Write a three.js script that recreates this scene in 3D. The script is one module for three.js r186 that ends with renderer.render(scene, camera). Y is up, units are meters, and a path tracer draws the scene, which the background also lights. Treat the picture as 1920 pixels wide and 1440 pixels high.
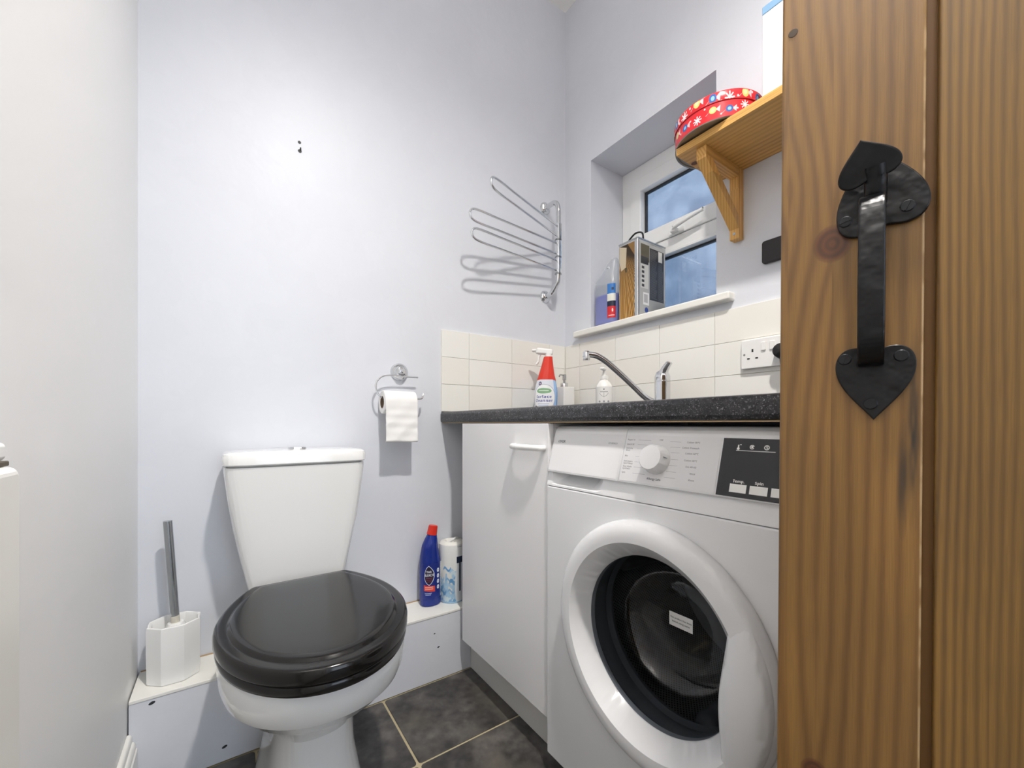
import * as THREE from 'three';
import { RoundedBoxGeometry } from 'three/addons/geometries/RoundedBoxGeometry.js';
import { mergeGeometries, toCreasedNormals, mergeVertices } from 'three/addons/utils/BufferGeometryUtils.js';

// ---------------------------------------------------------------- camera, sky, exposure
const scene = new THREE.Scene();
const camera = new THREE.PerspectiveCamera(2 * Math.atan(720 / 770) * 180 / Math.PI, 1920 / 1440, 0.02, 60);
camera.position.set(-1.26, 0.846, 1.396);
camera.rotation.set(0, -34.67 * Math.PI / 180, 0);
camera.setViewOffset(1920, 1440, 0, -75, 1920, 1440);   // lens shifted so that uprights stay upright
const renderer = new THREE.WebGLRenderer({ antialias: true });
renderer.toneMapping = THREE.LinearToneMapping;
renderer.toneMappingExposure = 1.72;
renderer.shadowMap.enabled = true;

{ // overcast blue sky: paler to the horizon, one even tone all round
  const W = 64, H = 128, d = new Float32Array(W * H * 4);
  for (let j = 0; j < H; j++) {
    const e = Math.max(0, (j + 0.5) / H * 2 - 1), k = Math.pow(e, 0.6);
    const c = [0.60 * (1 - k) + 0.42 * k, 0.66 * (1 - k) + 0.50 * k, 0.74 * (1 - k) + 0.64 * k];
    for (let i = 0; i < W; i++) d.set([c[0], c[1], c[2], 1], (j * W + i) * 4);
  }
  const t = new THREE.DataTexture(d, W, H, THREE.RGBAFormat, THREE.FloatType);
  t.mapping = THREE.EquirectangularReflectionMapping; t.colorSpace = THREE.LinearSRGBColorSpace;
  t.magFilter = THREE.LinearFilter; t.needsUpdate = true;
  scene.background = t;
  scene.backgroundIntensity = 2.7;
}
const LAMP = new THREE.Vector3(-0.92, 2.695, 1.43);
const LAMP_CANDELA = 10.8, LAMP_ANGLE = 74;

// ---------------------------------------------------------------- helpers
let seed = 7;
const rnd = () => { seed = (seed + 0x6D2B79F5) | 0; let t = Math.imul(seed ^ (seed >>> 15), 1 | seed); t = (t + Math.imul(t ^ (t >>> 7), 61 | t)) ^ t; return ((t ^ (t >>> 14)) >>> 0) / 4294967296; };
const hash = (x, y, s) => { let h = Math.imul(x, 374761393) + Math.imul(y, 668265263) + Math.imul(s, 974634533) | 0; h = Math.imul(h ^ (h >>> 13), 1274126177); return ((h ^ (h >>> 16)) >>> 0) / 4294967296; };
function noise(x, y, s = 0, px = 0, py = 0) {          // value noise, repeating every px, py cells
  const xi = Math.floor(x), yi = Math.floor(y), fx = x - xi, fy = y - yi, w = (t) => t * t * (3 - 2 * t);
  const m = (a, p) => p ? ((a % p) + p) % p : a;
  const g = (i, j) => hash(m(xi + i, px), m(yi + j, py), s), a = w(fx), b = w(fy);
  return (g(0, 0) * (1 - a) + g(1, 0) * a) * (1 - b) + (g(0, 1) * (1 - a) + g(1, 1) * a) * b;
}
const fbm = (x, y, s, p, o = 4) => { let v = 0, a = 0.5, f = 1, t = 0; for (let i = 0; i < o; i++) { v += a * noise(x * f, y * f, s + i, p * f, p * f); t += a; a *= 0.5; f *= 2; } return v / t; };
const mix = (a, b, t) => a.map((v, i) => v + (b[i] - v) * t);
const clamp = (v, a = 0, b = 1) => Math.min(b, Math.max(a, v));
function pixels(w, h, fn, srgb = true) {               // fn(u, v) gives 0..255 colours, v up
  const d = new Uint8Array(w * h * 4);
  for (let j = 0; j < h; j++) for (let i = 0; i < w; i++) { const c = fn((i + 0.5) / w, (j + 0.5) / h); const k = (j * w + i) * 4; d[k] = clamp(c[0], 0, 255); d[k + 1] = clamp(c[1], 0, 255); d[k + 2] = clamp(c[2], 0, 255); d[k + 3] = 255; }
  const t = new THREE.DataTexture(d, w, h); t.wrapS = t.wrapT = THREE.RepeatWrapping; t.magFilter = THREE.LinearFilter; t.minFilter = THREE.LinearMipmapLinearFilter; t.generateMipmaps = true;
  if (srgb) t.colorSpace = THREE.SRGBColorSpace; t.needsUpdate = true; return t;
}
function print(w, h, draw) {                            // flat print
  const c = document.createElement('canvas'); c.width = w; c.height = h; const g = c.getContext('2d'); draw(g, w, h);
  const t = new THREE.CanvasTexture(c); t.colorSpace = THREE.SRGBColorSpace; return t;
}
const std = (color, roughness = 0.5, o = {}) => new THREE.MeshStandardMaterial({ color, roughness, ...o });
const phy = (color, roughness = 0.5, o = {}) => new THREE.MeshPhysicalMaterial({ color, roughness, ...o });

const taken = new Map();
const numbered = (n) => { const k = taken.get(n) || 0; taken.set(n, k + 1); return k ? n + '_' + String(k).padStart(3, '0') : n; };
function thing(name, label, category, at = [0, 0, 0], group) {   // a group at the thing's base; its children are given in world coordinates
  const o = new THREE.Group(); o.name = numbered(name); o.position.set(...at); o.userData = { label, category }; if (group) o.userData.group = group;
  scene.add(o); return o;
}
function structure(name, geo, m) { const o = new THREE.Mesh(geo, m); o.name = name; o.userData = { kind: 'structure' }; scene.add(o); return o; }
function part(name, geo, m, parent, label) {             // geo in world coordinates unless the parent is turned
  const o = new THREE.Mesh(geo, m); o.name = name; let p = parent; const off = new THREE.Vector3();
  while (p && p !== scene) { off.add(p.position); p = p.parent; }
  o.position.sub(off); parent.add(o); if (label) o.userData.label = label; return o;
}
function local(name, geo, m, parent, label) { const o = new THREE.Mesh(geo, m); o.name = name; parent.add(o); if (label) o.userData.label = label; return o; }
const V = (x, y, z) => new THREE.Vector3(x, y, z);
function box(x0, x1, y0, y1, z0, z1, r = 0, seg = 2) {
  const w = x1 - x0, h = y1 - y0, d = z1 - z0;
  const g = r ? new RoundedBoxGeometry(w, h, d, seg, Math.min(r, w / 2.01, h / 2.01, d / 2.01)) : new THREE.BoxGeometry(w, h, d);
  return g.translate((x0 + x1) / 2, (y0 + y1) / 2, (z0 + z1) / 2);
}
function plain(g) { g = g.index ? g.toNonIndexed() : g; for (const k of Object.keys(g.attributes)) if (!['position', 'normal', 'uv'].includes(k)) g.deleteAttribute(k); g.groups.length = 0; return g; }
const join = (...gs) => mergeGeometries(gs.map(plain), false);
function metres(g, scale = 1) {                         // uv from the positions, in metres, by the way each face points
  g = plain(g); const p = g.attributes.position, n = g.attributes.normal, uv = new Float32Array(p.count * 2);
  for (let i = 0; i < p.count; i += 3) {
    let ax = 0, ay = 0, az = 0; for (let k = 0; k < 3; k++) { ax += Math.abs(n.getX(i + k)); ay += Math.abs(n.getY(i + k)); az += Math.abs(n.getZ(i + k)); }
    for (let k = 0; k < 3; k++) { const x = p.getX(i + k), y = p.getY(i + k), z = p.getZ(i + k); const [a, b] = ax >= ay && ax >= az ? [z, y] : ay >= az ? [x, z] : [x, y]; uv[(i + k) * 2] = a * scale; uv[(i + k) * 2 + 1] = b * scale; }
  }
  g.setAttribute('uv', new THREE.BufferAttribute(uv, 2)); return g;
}
const lathe = (pts, seg = 48) => toCreasedNormals(new THREE.LatheGeometry(pts.map(([r, y]) => new THREE.Vector2(Math.max(r, 1e-5), y)), seg), 0.7);
const towardRoom = (g, x, y, z) => g.rotateZ(Math.PI / 2).translate(x, y, z);          // lathe axis points to -x (out of the window wall)
const fromBack = (g, x, y, z) => g.rotateX(Math.PI / 2).translate(x, y, z);            // lathe axis points to +z (out of the back wall)
function tube(pts, r, seg = 48, rad = 12, closed = false) { const c = new THREE.CatmullRomCurve3(pts.map((p) => p.isVector3 ? p : V(...p)), closed, 'centripetal'); return new THREE.TubeGeometry(c, seg, r, rad, closed); }
function rod(a, b, r, r2 = r, seg = 20) { a = V(...a); b = V(...b); const g = new THREE.CylinderGeometry(r2, r, a.distanceTo(b), seg); g.applyQuaternion(new THREE.Quaternion().setFromUnitVectors(V(0, 1, 0), b.clone().sub(a).normalize())); return g.translate((a.x + b.x) / 2, (a.y + b.y) / 2, (a.z + b.z) / 2); }
const ZY = new THREE.Matrix4().makeBasis(V(0, 0, 1), V(0, 1, 0), V(-1, 0, 0));
function faceX(shape, x, depth, bevel = 0) {            // outline in (z, y), standing on the plane x, thickness towards the room
  const g = new THREE.ExtrudeGeometry(shape, { depth: depth - 2 * bevel, bevelEnabled: bevel > 0, bevelSize: bevel, bevelThickness: bevel, bevelOffset: -bevel, bevelSegments: 3, curveSegments: 40 });
  return g.translate(0, 0, bevel).applyMatrix4(ZY).translate(x, 0, 0);
}
function extrude(shape, depth, bevel = 0, seg = 3) { return new THREE.ExtrudeGeometry(shape, { depth: depth - 2 * bevel, bevelEnabled: bevel > 0, bevelSize: bevel, bevelThickness: bevel, bevelOffset: -bevel, bevelSegments: seg, curveSegments: 32 }).translate(0, 0, bevel); }
function roundRect(x0, y0, x1, y1, r) { const s = new THREE.Shape(); s.moveTo(x0 + r, y0); s.lineTo(x1 - r, y0); s.absarc(x1 - r, y0 + r, r, -Math.PI / 2, 0); s.lineTo(x1, y1 - r); s.absarc(x1 - r, y1 - r, r, 0, Math.PI / 2); s.lineTo(x0 + r, y1); s.absarc(x0 + r, y1 - r, r, Math.PI / 2, Math.PI); s.lineTo(x0, y0 + r); s.absarc(x0 + r, y0 + r, r, Math.PI, 1.5 * Math.PI); return s; }
function loft(sections, crease = 0.6, caps = [true, true]) {   // rings of points with equal counts
  const n = sections[0].length, pos = [], uv = [], idx = [];
  sections.forEach((s, j) => { for (let i = 0; i <= n; i++) { const p = s[i % n]; pos.push(p[0], p[1], p[2]); uv.push(i / n, j / (sections.length - 1)); } });
  for (let j = 0; j < sections.length - 1; j++) for (let i = 0; i < n; i++) { const a = j * (n + 1) + i, b = a + 1, c = a + n + 1, d = c + 1; idx.push(a, c, b, b, c, d); }
  for (const [k, on] of caps.entries()) {
    if (!on) continue; const j = k ? sections.length - 1 : 0, s = sections[j], m = [0, 0, 0]; s.forEach((p) => p.forEach((v, i) => { m[i] += v / n; }));
    const ci = pos.length / 3; pos.push(...m); uv.push(0.5, 0.5);
    for (let i = 0; i < n; i++) { const a = j * (n + 1) + i, b = a + 1; k ? idx.push(a, ci, b) : idx.push(a, b, ci); }
  }
  const g = new THREE.BufferGeometry(); g.setAttribute('position', new THREE.Float32BufferAttribute(pos, 3)); g.setAttribute('uv', new THREE.Float32BufferAttribute(uv, 2)); g.setIndex(idx); g.computeVertexNormals();
  if (crease) return toCreasedNormals(g, crease);
  const at = (i, j) => V(...sections[clamp(j, 0, sections.length - 1)][(i + n) % n]), nn = g.attributes.normal;   // even normals for glossy shells
  for (let j = 0; j < sections.length; j++) for (let i = 0; i <= n; i++) { const q = at(i, j + 1).sub(at(i, j - 1)).cross(at(i + 1, j).sub(at(i - 1, j))).normalize(); nn.setXYZ(j * (n + 1) + i, q.x, q.y, q.z); }
  return g;
}
const ring = (cx, cz, hx, hz, y, n = 2, N = 64) => Array.from({ length: N }, (_, i) => { const a = i / N * Math.PI * 2, c = Math.cos(a), s = Math.sin(a); return [cx + hx * Math.sign(c) * Math.abs(c) ** (2 / n), y, cz - hz * Math.sign(s) * Math.abs(s) ** (2 / n)]; });
function patch(fn, a0, a1, y0, y1, na = 24, ny = 10) {  // a label that follows a body: fn(angle, height) is the point
  const pos = [], uv = [], idx = [];
  for (let j = 0; j <= ny; j++) for (let i = 0; i <= na; i++) { pos.push(...fn(a0 + (a1 - a0) * i / na, y0 + (y1 - y0) * j / ny)); uv.push(i / na, j / ny); }
  for (let j = 0; j < ny; j++) for (let i = 0; i < na; i++) { const a = j * (na + 1) + i, b = a + 1, c = a + na + 1, d = c + 1; idx.push(a, b, c, b, d, c); }
  const g = new THREE.BufferGeometry(); g.setAttribute('position', new THREE.Float32BufferAttribute(pos, 3)); g.setAttribute('uv', new THREE.Float32BufferAttribute(uv, 2)); g.setIndex(idx); g.computeVertexNormals(); return g;
}
function sheet(a, b, c, d) {                            // quad a (u0 v0), b (u1 v0), c (u1 v1), d (u0 v1)
  const g = new THREE.BufferGeometry(); g.setAttribute('position', new THREE.Float32BufferAttribute([...a, ...b, ...c, ...d], 3)); g.setAttribute('uv', new THREE.Float32BufferAttribute([0, 0, 1, 0, 1, 1, 0, 1], 2)); g.setIndex([0, 1, 2, 0, 2, 3]); g.computeVertexNormals(); return g;
}

// ---------------------------------------------------------------- materials
const plasterBump = pixels(256, 256, (u, v) => { const k = 255 * (0.6 * fbm(u * 6, v * 6, 3, 6, 5) + 0.4 * fbm(u * 24, v * 24, 9, 24, 3)); return [k, k, k]; }, false);
const paintMap = pixels(256, 256, (u, v) => { const k = 1 + 0.018 * (fbm(u * 5, v * 5, 21, 5, 4) - 0.5); return mix([0, 0, 0], [224, 227, 234], k); });
const M = {
  wall: std(0xffffff, 0.42, { map: paintMap, bumpMap: plasterBump, bumpScale: 0.0016 }),
  wallWhite: std(0xf6f6f5, 0.42, { bumpMap: plasterBump, bumpScale: 0.0016 }),
  ceiling: std(0xfdfdfb, 0.8),
  gloss: std(0xf1f0ea, 0.28),
  tileWall: phy(0xf0ece0, 0.16),
  groutWall: std(0xeeece4, 0.85),
  groutFloor: std(0xb9ad8d, 0.9),
  upvc: std(0xf2f3f2, 0.3),
  gasket: std(0x2b2f33, 0.6),
  chrome: std(0xdadcde, 0.07, { metalness: 1 }),
  steel: std(0xb8bbbd, 0.25, { metalness: 1 }),
  ceramic: phy(0xf5f5f3, 0.1, { clearcoat: 0.5, clearcoatRoughness: 0.04 }),
  appliance: phy(0xebecee, 0.25),
  cabinet: std(0xf3f3f4, 0.22),
  blackGloss: phy(0x131211, 0.14),
  iron: std(0x0e0f12, 0.38, { metalness: 0.3 }),
  screw: std(0x2a2b2e, 0.4, { metalness: 0.6 }),
  whitePlastic: std(0xf3f3f1, 0.35),
  black: std(0x161617, 0.5),
  paper: std(0xf5f4f2, 0.95),
};
const ironBump = pixels(128, 128, (u, v) => { const k = 255 * fbm(u * 7, v * 7, 55, 7, 3); return [k, k, k]; }, false);
M.iron.bumpMap = ironBump; M.iron.bumpScale = 0.002;

// pine with growth rings: u across the board, v along it, both 0..1 over w x h metres
function pine(w, h, base, dark, s, knots, o = {}) {
  const W = o.px || 512, H = o.py || 2048, lines = o.lines || 190;
  return pixels(W, H, (u, v) => {
    const x = u * w, y = v * h; let t = x + 0.010 * (fbm(u * 3, v * 2.2, s, 0, 3) - 0.5) + (o.slant || 0) * y, k = 0, kd = 0;
    for (const [kx, ky, kr, pull] of knots) { const dx = x - kx, dy = (y - ky) * 0.42, d = Math.hypot(dx, dy); t += Math.sign(dx || 1) * pull * Math.exp(-d / (kr * 3.2)) * 0.9; const dd = Math.hypot(dx, (y - ky) * 0.85) / kr; if (dd < 1.25 && pull > 0) { k = Math.max(k, clamp((1.25 - dd) * 3)); kd = dd; } }
    const wide = 0.55 + 0.45 * Math.sin(t * lines * 0.13 + 3 * noise(t * 18, 0.5, s + 4));
    let g = 0.5 + 0.5 * Math.sin(t * lines * 6.283 * (0.55 + 0.2 * noise(x * 9, 0.3, s + 6)) + 2 * fbm(u * 4, v * 9, s + 2, 0, 3));
    g = Math.pow(g, 1.6) * (0.35 + 0.65 * wide) * (o.grain ?? 1);
    const fibre = noise(u * W * 0.5, v * h * 55, s + 8) - 0.5, blotch = fbm(u * 2.5, v * 5, s + 11, 0, 3) - 0.5;
    let c = mix(base, dark, clamp(g * 0.55)); c = c.map((q) => q * (1 + 0.10 * fibre + 0.22 * blotch));
    if (k) c = mix(c, mix([70, 36, 16], [96, 52, 24], 0.5 + 0.5 * Math.sin(kd * 14)), k * 0.85);
    for (const [sx, sy, sw, sl] of o.stains || []) { const q = Math.exp(-(((x - sx) / sw) ** 2) - ((y - sy) / sl) ** 2); if (q > 0.05) c = mix(c, [54, 42, 30], clamp(q * 0.9 * (0.55 + 0.9 * noise(x * 500, y * 60, s)))); }
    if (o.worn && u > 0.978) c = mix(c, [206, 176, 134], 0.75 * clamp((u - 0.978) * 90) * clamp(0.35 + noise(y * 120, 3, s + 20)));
    return c;
  });
}

// ---------------------------------------------------------------- the room
const LX = -1.448, CEIL = 2.711, ZF = 1.93, ZH = 3.6;
const wallBack = structure('wall_back', metres(box(LX - 0.1, 0.25, -0.06, CEIL + 0.09, -0.1, 0), 1.4), M.wall);
{
  const s = new THREE.Shape([[0, -0.06], [ZH, -0.06], [ZH, CEIL + 0.09], [0, CEIL + 0.09]].map((p) => new THREE.Vector2(...p)));
  s.holes.push(new THREE.Path([[0.16, 1.222], [0.16, 1.958], [0.701, 1.958], [0.701, 1.222]].map((p) => new THREE.Vector2(...p))));
  var wallRight = structure('wall_right', metres(faceX(s, 0.25, 0.25), 1.4), M.wall);
}
const wallLeft = structure('wall_left', metres(box(LX - 0.1, LX, -0.06, CEIL + 0.09, 0, ZH), 1.4), M.wallWhite);
{
  const s = new THREE.Shape([[LX, 0], [-1.40, 0], [-1.40, 2.02], [-0.62, 2.02], [-0.62, 0], [0, 0], [0, CEIL], [LX, CEIL]].map((p) => new THREE.Vector2(...p)));
  structure('wall_front', metres(extrude(s, 0.1).translate(0, 0, ZF), 1.4), M.wall);
  const h = new THREE.Shape([[LX - 0.1, -0.06], [0.25, -0.06], [0.25, CEIL + 0.09], [LX - 0.1, CEIL + 0.09]].map((p) => new THREE.Vector2(...p)));
  h.holes.push(new THREE.Path([[-1.35, 0.35], [-1.35, 2.35], [-0.10, 2.35], [-0.10, 0.35]].map((p) => new THREE.Vector2(...p))));
  structure('wall_hall', metres(extrude(h, 0.1).translate(0, 0, ZH), 1.4), M.wall);
  const w2 = new THREE.Group(); w2.name = 'added_window_2'; w2.userData = { kind: 'structure' }; scene.add(w2);  // unseen hall window, added and made large to bring in fill light
  const fr = new THREE.Shape([[-1.35, 0.35], [-0.10, 0.35], [-0.10, 2.35], [-1.35, 2.35]].map((p) => new THREE.Vector2(...p)));
  fr.holes.push(new THREE.Path([[-1.29, 0.41], [-1.29, 2.29], [-0.16, 2.29], [-0.16, 0.41]].map((p) => new THREE.Vector2(...p))));
  part('window_frame', extrude(fr, 0.05).translate(0, 0, ZH + 0.03), M.upvc, w2);
  part('pane', box(-1.29, -0.16, 0.41, 2.29, ZH + 0.05, ZH + 0.054), phy(0xffffff, 0.02, { transmission: 1, thickness: 0 }), w2);
}
structure('ceiling', box(LX, 0, CEIL, CEIL + 0.09, 0, ZH), M.ceiling);

// floor: grout bed with a slab for each tile
const floor = structure('floor', metres(box(LX, 0, -0.06, -0.0025, 0, ZH)), M.groutFloor);
{
  const maps = [0, 1, 2].map((k) => pixels(512, 512, (u, v) => {
    const a = fbm(u * 5, v * 5, 40 + k * 9, 5, 5), b = fbm(u * 22, v * 22, 44 + k * 9, 22, 3), c = fbm(u * 3, v * 3, 49 + k * 9, 3, 3);
    const t = clamp((a - 0.36) * 2.3) * 0.55 + (b - 0.5) * 0.55 + 0.12; const q = mix([50, 48, 47], [118, 114, 110], clamp(t));
    return mix(q, [98, 92, 80], clamp((c - 0.52) * 1.6)); }));
  const mats = maps.map((m) => std(0xffffff, 0.42, { map: m, bumpMap: m, bumpScale: 0.0008 }));
  const xs = [LX + 0.001, -1.2, -0.87, -0.54, -0.21, -0.001], zs = [0.139]; for (let z = 0.425; z < ZH - 0.05; z += 0.33) zs.push(z); zs.push(ZH - 0.001);
  const geos = new Map(); let n = 0;
  for (let j = 0; j < zs.length - 1; j++) for (let i = 0; i < xs.length - 1; i++) {
    const w = xs[i + 1] - xs[i] - 0.006, d = zs[j + 1] - zs[j] - 0.006, key = w.toFixed(3) + d.toFixed(3);
    if (!geos.has(key)) { const s = roundRect(-w / 2, -d / 2, w / 2, d / 2, Math.min(0.008, w / 3)); geos.set(key, metres(new THREE.ExtrudeGeometry(s, { depth: 0.0055, bevelEnabled: true, bevelSize: 0.0012, bevelThickness: 0.0012, bevelOffset: -0.0012, bevelSegments: 1, curveSegments: 3 }).rotateX(-Math.PI / 2), 3)); }
    const t = local('tile', geos.get(key), mats[(n * 5 + j) % 3], floor); t.position.set((xs[i] + xs[i + 1]) / 2, -0.0067, (zs[j] + zs[j + 1]) / 2); n++;
  }
}
// splashback tiles, each one a piece, on a thin bed of grout
{
  const rows = [0.8925, 0.9935, 1.0945, 1.1945], geos = new Map();
  const tints = [0xf4f3ed, 0xf3f1ea, 0xf5f4ef].map((c) => phy(c, 0.14));
  const tile = (w) => { const k = w.toFixed(3); if (!geos.has(k)) geos.set(k, new RoundedBoxGeometry(w - 0.0012, 0.0998, 0.006, 1, 0.001)); return geos.get(k); };
  part('grout', box(-0.614, -0.0001, 0.8915, 1.194, 0.0001, 0.005), M.groutWall, wallBack);
  part('grout', box(-0.005, -0.0001, 0.8915, 1.194, 0.006, ZF - 0.002), M.groutWall, wallRight);
  const xb = [-0.6145, -0.5, -0.3, -0.1, -0.009], zr = [0.009, 0.1, 0.3, 0.5, 0.7, 0.9, 1.1, 1.3, 1.5, ZF - 0.002]; let n = 0;
  for (let r = 0; r < 3; r++) {
    const y = (rows[r] + rows[r + 1]) / 2;
    for (let i = 0; i < xb.length - 1; i++) { const t = local('tile', tile(xb[i + 1] - xb[i]), tints[n++ % 3], wallBack); t.position.set((xb[i] + xb[i + 1]) / 2, y, 0.0052); }
    for (let i = 0; i < zr.length - 1; i++) { const t = local('tile', tile(zr[i + 1] - zr[i]), tints[n++ % 3], wallRight); t.rotation.y = -Math.PI / 2; t.position.set(-0.0052, y, (zr[i] + zr[i + 1]) / 2); }
  }
}
// two empty screw holes with their dark plugs in the back wall
part('wall_plug', fromBack(lathe([[0, 0.001], [0.0042, 0.0012], [0.0045, 0.0003], [0.0045, -0.002]], 14), -1.081, 1.703, 0).scale(1, 1, 1), M.black, wallBack, 'dark wall plug');
part('wall_plug', join(fromBack(lathe([[0, 0.001], [0.005, 0.0012], [0.0052, 0.0003], [0.0052, -0.002]], 14), -1.080, 1.677, 0), rod([-1.0785, 1.679, 0.0005], [-1.078, 1.688, 0.0005], 0.0028, 0.002, 8)), M.black, wallBack, 'dark wall plug with a chipped edge');
// skirting board on the left wall
{
  const s = new THREE.Shape(); s.moveTo(0, 0); s.lineTo(0.018, 0); s.lineTo(0.018, 0.105); s.lineTo(0.0155, 0.108); s.lineTo(0.0155, 0.113); s.quadraticCurveTo(0.014, 0.122, 0.009, 0.124); s.lineTo(0.009, 0.134); s.quadraticCurveTo(0.008, 0.141, 0.002, 0.142); s.lineTo(0, 0.142); s.closePath();
  structure('baseboard_left', extrude(s, ZF - 0.139).translate(LX + 0.0005, 0.0001, 0.139), M.gloss);
}
// window set deep in the right wall
const win = new THREE.Group(); win.name = 'window_1'; win.userData = { kind: 'structure' }; win.position.set(0.2, 1.245, 0.43); scene.add(win);
{
  const rect = (z0, z1, y0, y1) => [[z0, y0], [z1, y0], [z1, y1], [z0, y1]].map((p) => new THREE.Vector2(...p));
  const framed = (o, ...holes) => { const s = new THREE.Shape(rect(...o)); for (const h of holes) s.holes.push(new THREE.Path(rect(...h).reverse())); return s; };
  const z0 = 0.161, z1 = 0.700, y0 = 1.246, y1 = 1.957;
  part('window_frame', faceX(framed([z0, z1, y0, y1], [0.206, 0.655, 1.592, 1.905], [0.2625, 0.598, 1.306, 1.533]), 0.25, 0.052, 0.002), M.upvc, win);
  const sash = part('sash', faceX(framed([0.2075, 0.6535, 1.5935, 1.9035], [0.262, 0.599, 1.655, 1.845]), 0.245, 0.053, 0.004), M.upvc, win);
  part('bead', faceX(framed([0.253, 0.608, 1.2965, 1.5425], [0.2645, 0.596, 1.308, 1.531]), 0.201, 0.006, 0.002), M.upvc, win);
  part('gasket', faceX(framed([0.2605, 0.6005, 1.6535, 1.8465], [0.270, 0.591, 1.663, 1.837]), 0.234, 0.012), M.gasket, sash);
  part('gasket', faceX(framed([0.2605, 0.6, 1.304, 1.535], [0.271, 0.59, 1.314, 1.525]), 0.238, 0.012), M.gasket, win);
  const frost = pixels(256, 256, (u, v) => { const k = 255 * fbm(u * 40, v * 40, 70, 40, 3); return [k, k, k]; }, false); frost.repeat.set(4, 4);
  const clear = phy(0xffffff, 0.01, { transmission: 1, thickness: 0 }), obscured = phy(0xffffff, 0.45, { transmission: 1, thickness: 0, bumpMap: frost, bumpScale: 0.001, map: pixels(256, 256, (u, v) => mix([142, 152, 164], [172, 180, 188], clamp(fbm(u * 8, v * 8, 66, 8, 5) * 2.4 - 0.7))) });
  part('pane', box(0.226, 0.229, 1.652, 1.848, 0.259, 0.602), clear, sash, 'clear inner pane'); part('obscured_pane', metres(box(0.236, 0.239, 1.652, 1.848, 0.259, 0.602)), obscured, sash, 'pale blue obscured glass');
  part('pane', box(0.2265, 0.2295, 1.3035, 1.5355, 0.26, 0.601), clear, win, 'clear inner pane'); part('obscured_pane', metres(box(0.2385, 0.2415, 1.3035, 1.5355, 0.26, 0.601)), obscured, win, 'pale blue obscured glass');
  const hd = part('window_handle', join(box(0.182, 0.193, 1.592, 1.612, 0.405, 0.470, 0.003), box(0.160, 0.184, 1.594, 1.610, 0.425, 0.452, 0.005)), M.upvc, sash);
  part('lever', tube([[0.172, 1.602, 0.430], [0.160, 1.608, 0.448], [0.156, 1.617, 0.50], [0.158, 1.628, 0.565]], 0.0075, 24, 10), M.upvc, hd);
  part('lock_button', rod([0.170, 1.608, 0.433], [0.170, 1.622, 0.433], 0.003), M.steel, hd);
}
structure('trim_1', join(box(-0.033, 0.004, 1.2185, 1.2445, 0.084, 0.758, 0.006, 3), box(0, 0.198, 1.2235, 1.2442, 0.1605, 0.7005)), M.gloss).userData.label = 'white painted window sill board';
// door frame of the entrance, behind the camera
structure('trim_2', join(box(-1.40, -1.375, 0, 2.02, ZF - 0.012, ZF + 0.112, 0.003), box(-0.635, -0.62, 0, 2.02, ZF + 0.02, ZF + 0.112, 0.003), box(-1.375, -0.635, 1.995, 2.02, ZF - 0.012, ZF + 0.112, 0.003)), M.gloss).userData.label = 'white door lining';

// ---------------------------------------------------------------- flush downlight in the ceiling (out of frame)
{
  const t = thing('ceiling_downlight', 'round white downlight set in the ceiling', 'lamp', [LAMP.x, CEIL, LAMP.z]), { x, z } = LAMP;
  part('bezel', lathe([[0.055, -0.0005], [0.072, -0.0005], [0.071, -0.006], [0.062, -0.012], [0.055, -0.011], [0.055, -0.0005]], 48).translate(x, CEIL, z), M.whitePlastic, t);
  part('lens', lathe([[0, -0.0072], [0.050, -0.007], [0.0545, -0.004], [0.0545, -0.0008], [0, -0.0008]], 40).translate(x, CEIL, z), std(0xffffff, 0.4, { emissive: 0xfffaf2, emissiveIntensity: 4 }), t);
  const l = new THREE.SpotLight(0xfffaf4, LAMP_CANDELA, 0, LAMP_ANGLE * Math.PI / 180, 1.0, 2); l.position.set(0, -0.016, 0); l.target.position.set(0, -1.5, 0); l.castShadow = true; l.shadow.radius = 2.4; t.add(l, l.target);
}

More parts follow.
